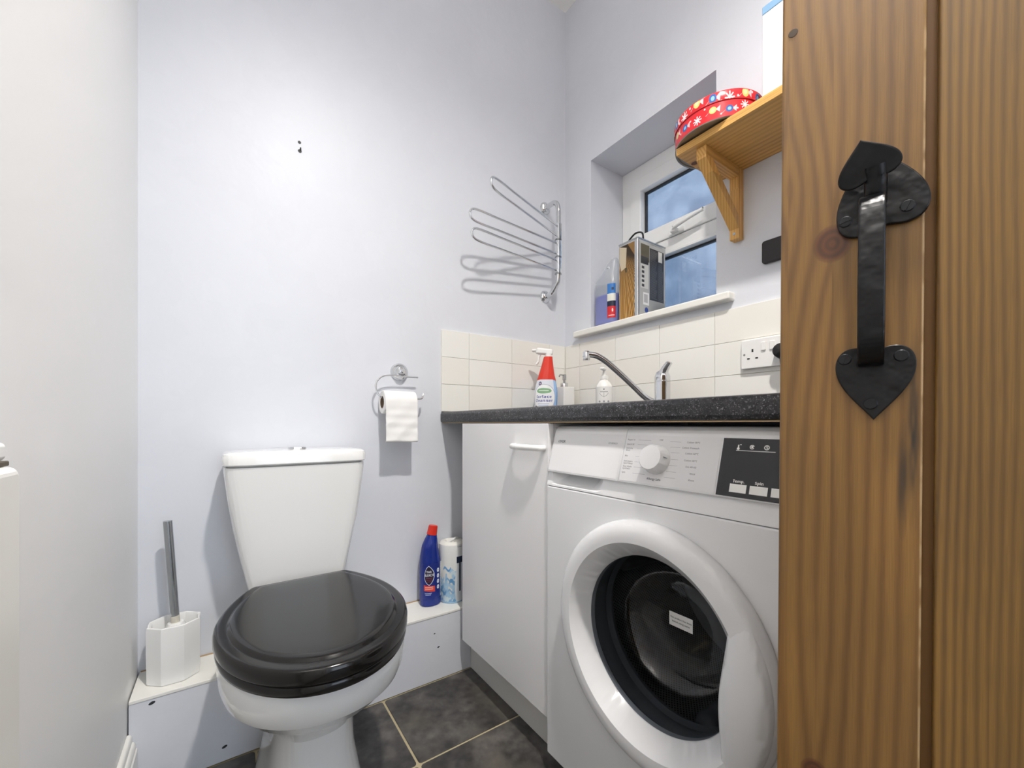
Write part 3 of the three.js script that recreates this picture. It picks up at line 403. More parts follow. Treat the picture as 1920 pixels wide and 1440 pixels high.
// ---------------------------------------------------------------- washing machine
{
  const z0 = 0.6235, z1 = 1.2185, zc = 0.921, yc = 0.445, t = thing('washing_machine', 'white front loading washing machine under the worktop', 'washing machine', [-0.33, 0, zc]);
  const front = roundRect(z0, 0.05, z1, 0.697, 0.004); { const h = new THREE.Path(); h.absarc(zc, yc, 0.178, 0, Math.PI * 2, true); front.holes.push(h); }
  part('casing', join(faceX(front, -0.600, 0.0225, 0.003), box(-0.600, -0.06, 0.03, 0.80, z0, z0 + 0.004), box(-0.600, -0.06, 0.03, 0.80, z1 - 0.004, z1), box(-0.064, -0.06, 0.03, 0.80, z0 + 0.004, z1 - 0.004), box(-0.600, -0.06, 0.03, 0.036, z0 + 0.004, z1 - 0.004), box(-0.58, -0.055, 0.822, 0.8425, z0, z1, 0.006)), M.appliance, t);
  for (const [fx, fz] of [[-0.55, z0 + 0.05], [-0.55, z1 - 0.05], [-0.12, z0 + 0.05], [-0.12, z1 - 0.05]]) part('foot', lathe([[0, 0.031], [0.012, 0.031], [0.012, 0.014], [0.022, 0.012], [0.024, 0.0006], [0, 0.0006]], 20).translate(fx, 0, fz), M.black, t);
  const slab = (a, b) => { const s = new THREE.Shape(); s.moveTo(-0.54, 0.7315); s.lineTo(-0.6215, 0.7315); s.quadraticCurveTo(-0.6232, 0.732, -0.6228, 0.734); s.lineTo(-0.596, 0.8245); s.quadraticCurveTo(-0.592, 0.838, -0.580, 0.8418); s.quadraticCurveTo(-0.575, 0.8425, -0.565, 0.8428); s.lineTo(-0.54, 0.8428); s.closePath(); return toCreasedNormals(plain(new THREE.ExtrudeGeometry(s, { depth: b - a - 0.004, bevelEnabled: true, bevelSize: 0.0015, bevelThickness: 0.002, bevelOffset: -0.0015, bevelSegments: 2, curveSegments: 8 })), 0.5).translate(0, 0, a + 0.002); };
  const drawer = part('detergent_drawer', slab(z0, 0.8435), M.appliance, t);
  const panel = part('control_panel', slab(0.8445, z1), M.appliance, t);
  const band = (z, d) => [[-0.55, 0.7313, z], [-0.6165 + d, 0.7308, z], [-0.6175 + d * 0.85, 0.724, z], [-0.6195 + d * 0.4, 0.709, z], [-0.6215, 0.7025, z], [-0.622, 0.6985, z], [-0.55, 0.698, z]];
  part('grip_strip', loft([band(z0, 0), band(z0 + 0.016, 0), band(z0 + 0.030, 0.014), band(z0 + 0.045, 0.036), band(0.765, 0.036), band(0.785, 0.014), band(0.80, 0), band(z1, 0)], 0.5), M.appliance, t);
  part('grip_slot', box(-0.586, -0.575, 0.7312, 0.7345, 0.66, 0.772), M.black, drawer);
  // print on the sloping fascia: F(z, k) with k from its lower to its upper edge
  const F = (z, k, o = 0.0006) => [-0.6228 + 0.0268 * k - 0.959 * o, 0.734 + 0.0905 * k + 0.283 * o, z];
  const face = (a, b, k0, k1, o) => sheet(F(a, k0, o), F(b, k0, o), F(b, k1, o), F(a, k1, o));
  const ink = (w, h, fn) => phy(0xffffff, 0.28, { map: print(w, h, (g) => { g.fillStyle = '#e3e3e5'; g.fillRect(0, 0, w, h); fn(g, w, h); }) });
  part('brand_print', face(z0 + 0.006, 0.840, 0.02, 0.99, 0.0005), ink(1024, 440, (g, w) => { g.fillStyle = '#2b2b2e'; g.font = 'bold 40px sans-serif'; g.textAlign = 'left'; g.fillText('LOGIK', 66, 110); g.font = '24px sans-serif'; g.fillStyle = '#5c5c60'; g.fillText('L914WM23', w - 190, 98); }), drawer, 'printed lettering');
  part('programme_print', face(0.848, 1.0405, 0.02, 0.99, 0.0005), ink(1024, 512, (g) => {
    g.strokeStyle = '#9a9aa0'; g.lineWidth = 2.5; g.fillStyle = '#4a4a50'; g.font = '24px sans-serif'; const cx = 412, cy = 252;
    const L = [['Rapid 15\'', 60], ['Quick 30\'', 112], ['Delicate', 158], ['Mix', 244], ['Dark Jeans', 304], ['Easy Wash', 362], ['Spin', 430]], R = [['Cotton 90°C', 66], ['Cotton Prewash', 122], ['Cotton 60°C', 178], ['Cotton 40°C', 246], ['Eco 40-60', 308], ['Wool', 372], ['Rinse', 434]];
    g.textAlign = 'left'; L.forEach(([s, y], i) => { g.fillText(s, 12, y); g.beginPath(); g.moveTo(150, y - 8); g.lineTo(cx - 150 + Math.abs(i - 3) * 14, y - 8); g.stroke(); }); ['Wool', 'Sport Wear', 'Synthetic'].forEach((s, i) => g.fillText(s, 12, [182, 328, 386][i]));
    g.textAlign = 'right'; R.forEach(([s, y], i) => { g.fillText(s, 830, y); g.beginPath(); g.moveTo(640, y - 8); g.lineTo(cx + 150 - Math.abs(i - 3) * 14, y - 8); g.stroke(); });
    g.textAlign = 'center'; g.fillText('OFF', cx + 12, 52); g.font = 'bold 28px sans-serif'; g.fillStyle = '#25252c'; g.fillText('Allergy Safe', cx, 470); }), panel, 'printed programme names');
  part('display', face(1.0435, z1 - 0.004, 0.0, 0.985, 0.0008), phy(0xffffff, 0.18, { map: print(1024, 560, (g, w, h) => {
    g.fillStyle = '#26272b'; g.fillRect(0, 0, w, h); g.fillStyle = '#f3f3f0'; for (let i = 0; i < 4; i++) g.fillRect(120 + i * 178, 438, 150, 78); g.font = 'bold 36px sans-serif'; g.textAlign = 'center'; g.fillText('Temp.', 195, 424); g.fillText('Spin', 373, 424);
    g.strokeStyle = '#d9d9d6'; g.lineWidth = 7; g.beginPath(); g.moveTo(130, 118); g.lineTo(470, 118); g.stroke(); g.lineWidth = 9; g.beginPath(); g.arc(270, 80, 17, 0.5, 6); g.stroke(); g.fillRect(262, 70, 18, 18); g.beginPath(); g.arc(395, 80, 19, 0, 7); g.stroke(); g.beginPath(); g.moveTo(395, 66); g.lineTo(395, 82); g.lineTo(404, 86); g.stroke(); g.fillRect(142, 62, 12, 46); g.beginPath(); g.arc(148, 100, 13, 0, 7); g.fill(); g.fillRect(160, 58, 14, 7); }) }), panel, 'black display with white touch keys');
  const tilt = new THREE.Matrix4().makeBasis(V(0, 0, 1).cross(V(-0.959, 0.283, 0)).negate(), V(-0.959, 0.283, 0), V(0, 0, 1));
  const dialAt = F(0.9255, 0.505, 0);
  const dial = part('dial', lathe([[0.0275, 0], [0.0275, 0.004], [0.0262, 0.006], [0.0238, 0.0215], [0.0222, 0.0235], [0.012, 0.0242], [0, 0.0243]], 56).applyMatrix4(tilt).translate(...dialAt), M.appliance, panel, 'white programme dial');
  part('dial_mark', new THREE.BoxGeometry(0.0009, 0.012, 0.0012).translate(0.0256, 0.014, 0).rotateY(0.12).rotateZ(0.13 * 0).applyMatrix4(new THREE.Matrix4().makeBasis(V(0, 0, 1), V(-0.959, 0.283, 0), V(0.283, 0.959, 0).multiplyScalar(-1))).translate(...dialAt), std(0x9fa2ab, 0.4), dial);
  // porthole door
  const R3 = (p, seg = 96) => towardRoom(lathe(p, seg), -0.622, yc, zc);
  const ringPart = part('door_ring', R3([[0.176, 0.0004], [0.2215, 0.0004], [0.2235, 0.004], [0.2232, 0.014], [0.2205, 0.023], [0.214, 0.0295], [0.203, 0.033], [0.192, 0.0336], [0.1835, 0.0330], [0.1575, 0.002], [0.1545, -0.004], [0.1535, -0.014], [0.168, -0.014], [0.176, -0.006], [0.176, 0.0004]], 120), M.appliance, t, 'white round door frame');
  { // moulded pull: the right hand side of the ring swells inwards and outwards
    const secs = []; for (let i = 0; i <= 40; i++) { const k = i / 40, a = -0.80 + 1.50 * k, e = Math.sin(Math.PI * k) ** 0.75, ri = 0.206 - 0.060 * e, ro = 0.2175, h = 0.020 + 0.028 * e, P = (r, d) => [-0.622 - d, yc + r * Math.sin(a), zc + r * Math.cos(a)], q = [];
      q.push(P(ro, 0.004), P(ro + 0.001, h * 0.55)); for (let j = 0; j <= 10; j++) { const b = j / 10 * Math.PI; q.push(P((ro + ri) / 2 + (ro - ri) / 2 * Math.cos(b), h * 0.72 + h * 0.28 * Math.sin(b))); } q.push(P(ri, h * 0.5), P(ri + 0.003, 0.012), P(ri + 0.006, 0.004)); secs.push(q); }
    part('door_handle', loft(secs, 0.9), M.appliance, ringPart, 'white moulded pull handle');
  }
  part('door_glass', R3([[0.1537, -0.003], [0.1505, -0.012], [0.145, -0.040], [0.134, -0.075], [0.118, -0.098], [0.096, -0.108], [0.05, -0.112], [0, -0.1125]], 96), phy(0xa9adb2, 0.02, { transmission: 1, thickness: 0 }), t, 'dark convex glass');
  part('seal', R3([[0.172, -0.016], [0.160, -0.022], [0.156, -0.040], [0.163, -0.060], [0.158, -0.072], [0.164, -0.085], [0.205, -0.09]], 72), std(0x8c8f92, 0.55), t, 'grey rubber seal');
  const holes = pixels(512, 512, (u, v) => { const n = 12; let d = 9; for (const [ox, oy] of [[0, 0], [0.5, 0.5]]) { const fx = ((u * n + ox) % 1) - 0.5, fy = ((v * n + oy) % 1) - 0.5; d = Math.min(d, Math.hypot(fx, fy)); } const k = d < 0.19 ? 14 : 188 + 20 * fbm(u * 30, v * 30, 90, 30, 2); return [k, k, k]; }); holes.repeat.set(16, 3);
  const drumWall = new THREE.CylinderGeometry(0.232, 0.232, 0.36, 72, 1, true); const drumBack = lathe([[0.232, -0.45], [0.20, -0.455], [0.09, -0.47], [0.06, -0.455], [0, -0.452]], 64);
  const drum = part('drum', towardRoom(drumWall.translate(0, -0.275, 0), -0.622, yc, zc), std(0xffffff, 0.34, { metalness: 0.85, map: holes }), t, 'perforated steel drum');
  part('drum_back', R3([[0.232, -0.45], [0.20, -0.455], [0.09, -0.47], [0.06, -0.455], [0, -0.452]], 64), std(0xc6c6c6, 0.34, { metalness: 0.85 }), drum);
  part('drum_lip', R3([[0.205, -0.088], [0.218, -0.086], [0.232, -0.097]], 64), std(0xc6c6c6, 0.34, { metalness: 0.85 }), drum);
  for (const a of [0.9, 3.0, 5.1]) part('lifter', new RoundedBoxGeometry(0.30, 0.06, 0.05, 3, 0.02).translate(0, 0.206, 0).rotateX(a).translate(-0.347, yc, zc), std(0x8d8f92, 0.5), drum);
  part('glass_sticker', sheet([-0.5115, 0.434, 0.884], [-0.5115, 0.434, 0.936], [-0.5115, 0.462, 0.936], [-0.5115, 0.462, 0.884]), std(0xffffff, 0.5, { map: print(256, 128, (g, w, h) => { g.fillStyle = '#fbfbfa'; g.fillRect(0, 0, w, h); g.fillStyle = '#333'; g.font = 'bold 22px sans-serif'; g.textAlign = 'center'; g.fillText('This product has been', w / 2, 56); g.fillText('tested using water', w / 2, 90); }) }), t, 'small white printed sticker');
}

// ---------------------------------------------------------------- tap and bottles on the worktop
const WT = 0.8915;
{
  const x = -0.100, z = 0.577, t = thing('mixer_tap', 'chrome single lever mixer tap with long raised spout on the worktop', 'tap', [x, WT, z]);
  part('body', lathe([[0, 0.0002], [0.029, 0.0002], [0.029, 0.006], [0.0255, 0.009], [0.0245, 0.03], [0.0245, 0.092], [0.0255, 0.0925], [0.0255, 0.095], [0.0245, 0.0955], [0.0243, 0.108], [0.019, 0.122], [0.008, 0.130], [0, 0.131]], 40).translate(x, WT, z), M.chrome, t);
  part('lever', loft([0, 0.25, 0.5, 0.75, 0.95, 1].map((k) => { const cx = x - 0.006 * k, cy = WT + 0.108 + 0.044 * k, cz = z + 0.002 + 0.022 * k * k + 0.008 * k, w = [0.021, 0.0185, 0.0155, 0.0135, 0.012, 0.008][[0, 0.25, 0.5, 0.75, 0.95, 1].indexOf(k)], h = w * 0.62; return Array.from({ length: 24 }, (_, i) => { const a = i / 24 * Math.PI * 2; return [cx + w * Math.cos(a), cy + h * Math.sin(a) * 0.55, cz - h * Math.sin(a)]; }); }), 0.7), M.chrome, t);
  const sp = part('spout', tube([[x - 0.012, WT + 0.020, z - 0.010], [x - 0.045, WT + 0.040, z - 0.030], [x - 0.075, WT + 0.075, z - 0.052], [x - 0.120, WT + 0.125, z - 0.082], [x - 0.155, WT + 0.160, z - 0.105], [x - 0.180, WT + 0.176, z - 0.120], [x - 0.203, WT + 0.180, z - 0.135]], 0.0095, 60, 16), M.chrome, t);
  part('aerator', lathe([[0, -0.019], [0.0105, -0.019], [0.0115, -0.017], [0.0115, -0.008], [0.0122, -0.0075], [0.0122, -0.0055], [0.0115, -0.005], [0.0115, 0.006], [0.009, 0.0105], [0, 0.012]], 28).translate(x - 0.206, WT + 0.1795, z - 0.137), M.chrome, sp);
}
{
  const x = -0.204, z = 0.107, t = thing('spray_bottle', 'surface cleanser trigger spray bottle with red neck and blue label on the worktop', 'spray bottle', [x, WT, z]);
  const c = Math.cos(0.62), s = Math.sin(0.62), put = (g) => g.scale(1.12, 1, 1.12).rotateY(-0.62).translate(x, WT, z);
  const prof = [[0.0004, 0.038, 0.022], [0.004, 0.0405, 0.0245], [0.05, 0.041, 0.025], [0.085, 0.0405, 0.0245], [0.110, 0.037, 0.023], [0.130, 0.0335, 0.022], [0.140, 0.031, 0.021], [0.150, 0.0285, 0.020]];
  const off = (y) => 0.004 * clamp(y / 0.15);
  const bodyMap = print(512, 512, (g, w, h) => { const q = g.createLinearGradient(0, 0, 0, h); q.addColorStop(0, '#c9dcf3'); q.addColorStop(0.5, '#6fa9e6'); q.addColorStop(1, '#2d78cf'); g.fillStyle = q; g.fillRect(0, 0, w, h); });
  part('body', put(loft(prof.map(([y, a, b]) => ring(off(y), 0, a, b, y, 2.4, 48)), 0.6)), phy(0xffffff, 0.25, { map: bodyMap }), t, 'blue and white bottle body');
  const at = (y) => { let i = 0; while (i < prof.length - 2 && prof[i + 1][0] < y) i++; const q = (y - prof[i][0]) / (prof[i + 1][0] - prof[i][0]); return [prof[i][1] + (prof[i + 1][1] - prof[i][1]) * q, prof[i][2] + (prof[i + 1][2] - prof[i][2]) * q]; };
  part('label', put(patch((a, y) => { const [p, q] = at(y), C = Math.cos(a), S = Math.sin(a); return [off(y) + (p + 0.0005) * Math.sign(C) * Math.abs(C) ** 0.833, y, (q + 0.0005) * Math.sign(S) * Math.abs(S) ** 0.833]; }, Math.PI * 0.97, Math.PI * 0.16, 0.004, 0.132, 36, 14)), phy(0xffffff, 0.3, { map: print(512, 640, (g, w, h) => {
    g.fillStyle = '#e4e9f4'; g.fillRect(0, 0, w, h); g.fillStyle = '#9fc3ee'; g.fillRect(430, 0, 82, h); g.fillStyle = '#f6f8fb'; g.strokeStyle = '#a8aebd'; g.lineWidth = 8; g.beginPath(); g.ellipse(245, 360, 205, 265, 0, 0, 7); g.fill(); g.stroke(); g.fillStyle = '#8bb98e'; g.beginPath(); g.ellipse(245, 225, 130, 55, 0, 0, 7); g.fill(); g.fillStyle = '#dfeadf'; g.fillRect(165, 212, 160, 18);
    g.fillStyle = '#4b56a8'; g.font = 'bold 74px sans-serif'; g.textAlign = 'center'; g.fillText('Surface', 245, 368); g.fillText('Cleanser', 245, 446); g.fillStyle = '#b7c6e4'; g.fillRect(150, 480, 190, 14); g.fillRect(165, 510, 160, 14); g.fillStyle = '#40355a'; g.beginPath(); g.arc(170, 80, 38, 0, 7); g.fill(); g.fillStyle = '#cbbfd6'; g.beginPath(); g.arc(170, 80, 20, 0, 7); g.fill(); g.fillStyle = '#3b3b44'; g.beginPath(); g.arc(105, 570, 48, 0, 7); g.fill(); g.fillStyle = '#eee'; g.beginPath(); g.arc(112, 575, 28, 0, 7); g.fill(); }) }), t, 'white label with blue lettering');
  part('neck', put(loft([[0.128, 0.0342, 0.0222, 0.0036], [0.132, 0.034, 0.0222, 0.0036], [0.15, 0.0292, 0.0206, 0.004], [0.19, 0.0215, 0.0165, 0.007], [0.218, 0.0168, 0.015, 0.009], [0.2255, 0.0155, 0.014, 0.010]].map(([y, a, b, o]) => ring(o, 0, a, b, y, 2.4, 40)), 0.7)), phy(0xe23a28, 0.3), t, 'red neck shroud');
  part('trigger_head', put(join(new RoundedBoxGeometry(0.062, 0.026, 0.022, 3, 0.008).rotateZ(-0.12).translate(-0.004, 0.247, 0), new THREE.CylinderGeometry(0.0125, 0.0135, 0.02, 24).translate(0.011, 0.231, 0), new THREE.CylinderGeometry(0.006, 0.0075, 0.014, 18).rotateZ(Math.PI / 2).translate(-0.041, 0.252, 0))), M.whitePlastic, t, 'white spray head');
  part('trigger', put(tube([[-0.018, 0.238, 0], [-0.024, 0.224, 0], [-0.026, 0.208, 0], [-0.034, 0.194, 0]], 0.0045, 20, 10)), M.whitePlastic, t);
}
{
  const x = -0.072, z = 0.073, t = thing('soap_dispenser', 'white square soap dispenser with chrome pump in the worktop corner', 'soap dispenser', [x, WT, z]);
  part('body', box(x - 0.031, x + 0.031, WT + 0.0003, WT + 0.112, z - 0.031, z + 0.031, 0.003, 3), M.ceramic, t);
  part('collar', lathe([[0, 0.112], [0.0165, 0.112], [0.0165, 0.128], [0.015, 0.13], [0, 0.13]], 28).translate(x, WT, z), M.chrome, t);
  part('pump', join(rod([x, WT + 0.13, z], [x, WT + 0.145, z], 0.005), rod([x, WT + 0.143, z], [x, WT + 0.167, z], 0.0082), tube([[x, WT + 0.162, z], [x - 0.020, WT + 0.163, z + 0.008], [x - 0.040, WT + 0.160, z + 0.016], [x - 0.044, WT + 0.154, z + 0.018]], 0.0026, 20, 8)), M.steel, t, 'chrome pump');
}
{
  const x = -0.088, z = 0.315, t = thing('hand_wash_bottle', 'white hand wash pump bottle with grey print behind the tap spout', 'soap bottle', [x, WT, z]);
  part('body', lathe([[0, 0.0003], [0.028, 0.0003], [0.031, 0.004], [0.0315, 0.085], [0.029, 0.100], [0.021, 0.112], [0.014, 0.118], [0.013, 0.124], [0, 0.124]], 40).translate(x, WT, z), phy(0xf4f4f1, 0.22), t);
  part('label', patch((a, y) => [x + 0.0320 * Math.cos(a), WT + y, z + 0.0320 * Math.sin(a)], Math.PI * 1.22, Math.PI * 0.32, 0.008, 0.094, 36, 2), phy(0xffffff, 0.35, { map: print(512, 512, (g, w, h) => { g.fillStyle = '#eeeeec'; g.fillRect(0, 0, w, h); g.strokeStyle = '#8f9096'; g.lineWidth = 7; g.fillStyle = '#8a8b92'; g.beginPath(); g.arc(256, 60, 14, 0, 7); g.fillStyle = '#55565c'; g.fill(); g.fillStyle = '#9b9ca3'; g.fillRect(170, 110, 172, 14); g.beginPath(); g.moveTo(160, 140); g.quadraticCurveTo(256, 300, 352, 140); g.stroke(); g.beginPath(); g.moveTo(256, 130); g.lineTo(256, 240); g.stroke(); for (const q of [160, 256, 352]) { g.beginPath(); g.arc(q, 330, 22, 0, 7); g.fill(); } g.fillRect(150, 390, 212, 14); g.fillRect(180, 425, 150, 12); }) }), t, 'grey printed label');
  part('pump', join(lathe([[0, 0.124], [0.0145, 0.124], [0.0145, 0.136], [0.006, 0.139], [0.005, 0.158], [0, 0.158]], 24).translate(x, WT, z), new RoundedBoxGeometry(0.042, 0.010, 0.016, 2, 0.004).rotateY(0.5).translate(x - 0.010, WT + 0.162, z + 0.004)), M.whitePlastic, t);
}

// ---------------------------------------------------------------- electrics on the window wall
{
  const x = -0.0085, t = thing('double_socket', 'white double wall socket with rocker switches on the splashback tiles', 'socket', [x, 1.047, 0.860]);
  part('face_plate', faceX(roundRect(0.787, 1.006, 0.933, 1.089, 0.004), x, 0.0125, 0.002), M.whitePlastic, t);
  for (const z of [0.819, 0.901]) { const g = [[0, 0.010, 0.0022, 0.0042], [-0.0112, -0.0125, 0.0035, 0.0018], [0.0112, -0.0125, 0.0035, 0.0018]]; if (z < 0.85) part('pin_slots', join(...g.map(([dz, dy, a, b]) => box(-0.0218, -0.0209, 1.047 + dy - b, 1.047 + dy + b, z + dz - a, z + dz + a))), M.black, t, 'three dark pin slots'); }
  for (const z of [0.849, 0.871]) part('switch', faceX(roundRect(z - 0.006, 1.053, z + 0.006, 1.077, 0.002), -0.0208, 0.004, 0.0015), M.whitePlastic, t);
  part('screw', towardRoom(lathe([[0, 0.0007], [0.003, 0.0006], [0.0033, 0]], 14), -0.0209, 1.047, 0.796), std(0x8d8d8b, 0.5), t);
  const p = thing('plug', 'black plug pushed into the wall socket beside the plank door', 'plug', [-0.022, 1.043, 0.902]);
  part('plug_body', towardRoom(lathe([[0, 0], [0.021, 0], [0.0225, 0.006], [0.019, 0.028], [0.012, 0.034], [0, 0.035]], 28), -0.0213, 1.043, 0.902), M.black, p);
  part('flex', tube([[-0.045, 1.025, 0.902], [-0.052, 1.000, 0.908], [-0.050, 0.95, 0.93], [-0.047, 0.8955, 0.965]], 0.0035, 24, 8), M.black, p);
  const w = thing('wall_plate', 'black rounded plate fixed on the wall below the wooden shelf', 'wall plate', [0, 1.332, 0.89]);
  part('plate', faceX(roundRect(0.839, 1.300, 0.945, 1.364, 0.008), -0.0002, 0.012, 0.003), std(0x2a2729, 0.55), w);
}

// ---------------------------------------------------------------- wooden shelf and what stands on it
{
  const tex = pine(0.22, 1.0, [226, 178, 104], [180, 122, 56], 77, [[0.06, 0.30, 0.012, 0.012], [0.15, 0.72, 0.008, 0.01]], { px: 512, py: 1024, lines: 90, grain: 0.9 });
  const wood = std(0xffffff, 0.4, { map: tex, bumpMap: tex, bumpScale: 0.0006 });
  const along = (g, ax) => { g = plain(g); const p = g.attributes.position, uv = g.attributes.uv, n = g.attributes.normal; for (let i = 0; i < p.count; i++) { const x = p.getX(i), y = p.getY(i), z = p.getZ(i); ax === 'z' ? uv.setXY(i, (Math.abs(n.getY(i)) > 0.5 ? -x : y * 3) / 0.22, z) : ax === 'x' ? uv.setXY(i, (z * 2 + y) / 0.22, x * 1.3) : uv.setXY(i, (z * 2 + x) / 0.22, y * 1.3); } return g; };
  const t = thing('wall_shelf', 'pine wall shelf on a wooden gallows bracket beside the window', 'shelf', [-0.11, 1.60, 1.0]);
  part('board', along(box(-0.221, -0.001, 1.600, 1.6205, 0.707, 1.62, 0.0015), 'z'), wood, t);
  for (const z of [0.757, 1.40]) {
    const b = part('bracket', along(join(box(-0.029, -0.001, 1.392, 1.5995, z, z + 0.028, 0.002)), 'y'), wood, t, 'triangular wooden bracket');
    part('arm', along(box(-0.203, -0.0292, 1.573, 1.5997, z, z + 0.028, 0.002), 'x'), wood, b);
    const s = new THREE.Shape([[-0.028, 1.420], [-0.028, 1.455], [-0.170, 1.5728], [-0.203, 1.5728], [-0.203, 1.566]].map((p) => new THREE.Vector2(...p)));
    part('strut', along(extrude(s, 0.028, 0.0012).translate(0, 0, z), 'y'), wood, b);
    part('screw', towardRoom(lathe([[0, 0.0008], [0.0038, 0.0006], [0.0042, 0]], 14), -0.0292, 1.408, z + 0.014), M.steel, b);
  }
}
{
  const x = -0.140, z = 0.782, b = 1.6207, R = 0.110, t = thing('biscuit_tin', 'round red biscuit tin with candy and snowflake print on the shelf end', 'tin', [x, b, z]);
  const candies = (seed0) => print(2048, 128, (g, w, h) => {
    g.fillStyle = '#dd3038'; g.fillRect(0, 0, w, h);
    for (let i = 0; i < 18; i++) { const cx = (i + 0.5) * w / 18, cy = h * (0.38 + 0.26 * ((i * 7 + seed0) % 5) / 4), k = (i + seed0) % 3;
      if (k === 0) { g.strokeStyle = '#fdeef0'; g.lineWidth = 8; for (let a = 0; a < 8; a++) { g.beginPath(); g.moveTo(cx, cy); g.lineTo(cx + 34 * Math.cos(a * 0.785), cy + 34 * Math.sin(a * 0.785)); g.stroke(); } }
      else { g.fillStyle = '#f7cdd0'; for (const q of [-1, 1]) { g.beginPath(); g.moveTo(cx + q * 18, cy); g.lineTo(cx + q * 52, cy - 24 * q); g.lineTo(cx + q * 48, cy + 26); g.fill(); } g.fillStyle = k === 1 ? '#eecf7c' : '#3c5fa4'; g.beginPath(); g.arc(cx, cy, 26, 0, 7); g.fill(); g.fillStyle = k === 1 ? '#f6e3a6' : '#8fc3e8'; g.beginPath(); g.arc(cx, cy, 13, 0, 7); g.fill(); }
      g.fillStyle = '#f8d7d6'; g.beginPath(); g.arc(cx + w / 36, h * (0.2 + 0.6 * ((i * 3) % 4) / 3), 7, 0, 7); g.fill(); } });
  const shell = (p) => toCreasedNormals(new THREE.LatheGeometry(p.map((q) => new THREE.Vector2(...q)), 72), 0.6).rotateY(0.4).translate(x, b, z);
  part('base', lathe([[0, 0.0025], [R - 0.008, 0.0025], [R - 0.006, 0.0003], [R - 0.001, 0.0006], [R, 0.003]], 72).translate(x, b, z), std(0x8e8a80, 0.3, { metalness: 0.7 }), t, 'bare metal underside');
  part('side', shell([[R, 0.003], [R, 0.046]]), phy(0xffffff, 0.22, { map: candies(0) }), t, 'red printed side');
  const lid = part('lid', shell([[R + 0.0018, 0.044], [R + 0.0022, 0.046], [R + 0.0022, 0.066], [R + 0.0012, 0.069]]), phy(0xffffff, 0.22, { map: candies(1) }), t, 'red lid with white flecks');
  part('lid_top', lathe([[R + 0.0012, 0.069], [R - 0.004, 0.070], [R - 0.010, 0.068], [0, 0.068]], 72).translate(x, b, z), phy(0xd32f36, 0.22), lid);
}
{
  const t = thing('storage_box', 'tall white box with pale blue top standing on the wooden shelf', 'box', [-0.12, 1.621, 1.03]);
  part('carton', box(-0.205, -0.03, 1.621, 1.826, 0.927, 1.14, 0.0015), std(0xe4e4e2, 0.45), t);
  part('lid', box(-0.2055, -0.0295, 1.8262, 1.845, 0.9265, 1.1405, 0.0015), std(0x86aed2, 0.45), t, 'pale blue lid');
}

// ---------------------------------------------------------------- on the window sill
const SILL = 1.2446;
{
  const x = 0.048, z = 0.2205, t = thing('screenwash_jug', 'translucent plastic jug half full of blue liquid on the window sill', 'jug', [x, SILL, z]);
  const hx = 0.044, hz = 0.056, sec = (y, a, b, dz = 0, n = 4) => ring(x, z + dz, hx * a, hz * b, SILL + y, n, 56);
  part('body', (() => { const secs = [sec(0.0004, 0.9, 0.92), sec(0.005, 0.98, 0.985), sec(0.02, 1, 1), sec(0.17, 1, 1), sec(0.19, 0.97, 0.98), sec(0.212, 0.86, 0.86, 0.003, 3), sec(0.24, 0.66, 0.62, 0.012, 2.6), sec(0.262, 0.52, 0.42, 0.020, 2.4), sec(0.275, 0.40, 0.30, 0.026, 2.2), sec(0.281, 0.26, 0.18, 0.028, 2)]; return loft(secs, 0.7); })(), phy(0xf4f6f8, 0.3, { transmission: 0.8, thickness: 0 }), t, 'cloudy plastic body');
  part('liquid', loft([sec(0.003, 0.86, 0.88), sec(0.008, 0.95, 0.96), sec(0.02, 0.97, 0.975), sec(0.130, 0.97, 0.975)], 0.5), phy(0x2f49c4, 0.3), t, 'blue liquid');
  part('handle_eye', towardRoom(lathe([[0.006, -0.004], [0.009, -0.002], [0.0095, 0.001], [0.006, 0.003], [0.006, -0.004]], 24), x - 0.028, SILL + 0.235, z + 0.017), phy(0xdfe3e6, 0.4), t);
  const lab = print(256, 512, (g, w, h) => { g.fillStyle = '#3f7fc8'; g.fillRect(0, 0, w, 150); g.fillStyle = '#1b2c4c'; g.fillRect(120, 60, 70, 40); g.fillStyle = '#e9eadf'; g.fillRect(0, 150, w, 110); g.fillStyle = '#18233f'; g.fillRect(0, 260, w, 90); g.fillStyle = '#d22a33'; g.fillRect(0, 340, w, 172); g.fillStyle = '#f3d8d6'; g.beginPath(); g.arc(150, 400, 26, 0, 7); g.fill(); g.fillRect(30, 470, 190, 12); });
  part('label', patch((a, y) => { const c = Math.cos(a), q = Math.sin(a); return [x - (hx + 0.0008) * Math.abs(c) ** 0.5, SILL + y, z + (hz + 0.0008) * Math.abs(q) ** 0.5]; }, Math.PI + 0.22, Math.PI * 1.5 - 0.35, 0.03, 0.168, 20, 2), phy(0xffffff, 0.35, { map: lab }), t, 'blue, navy and red label');
}
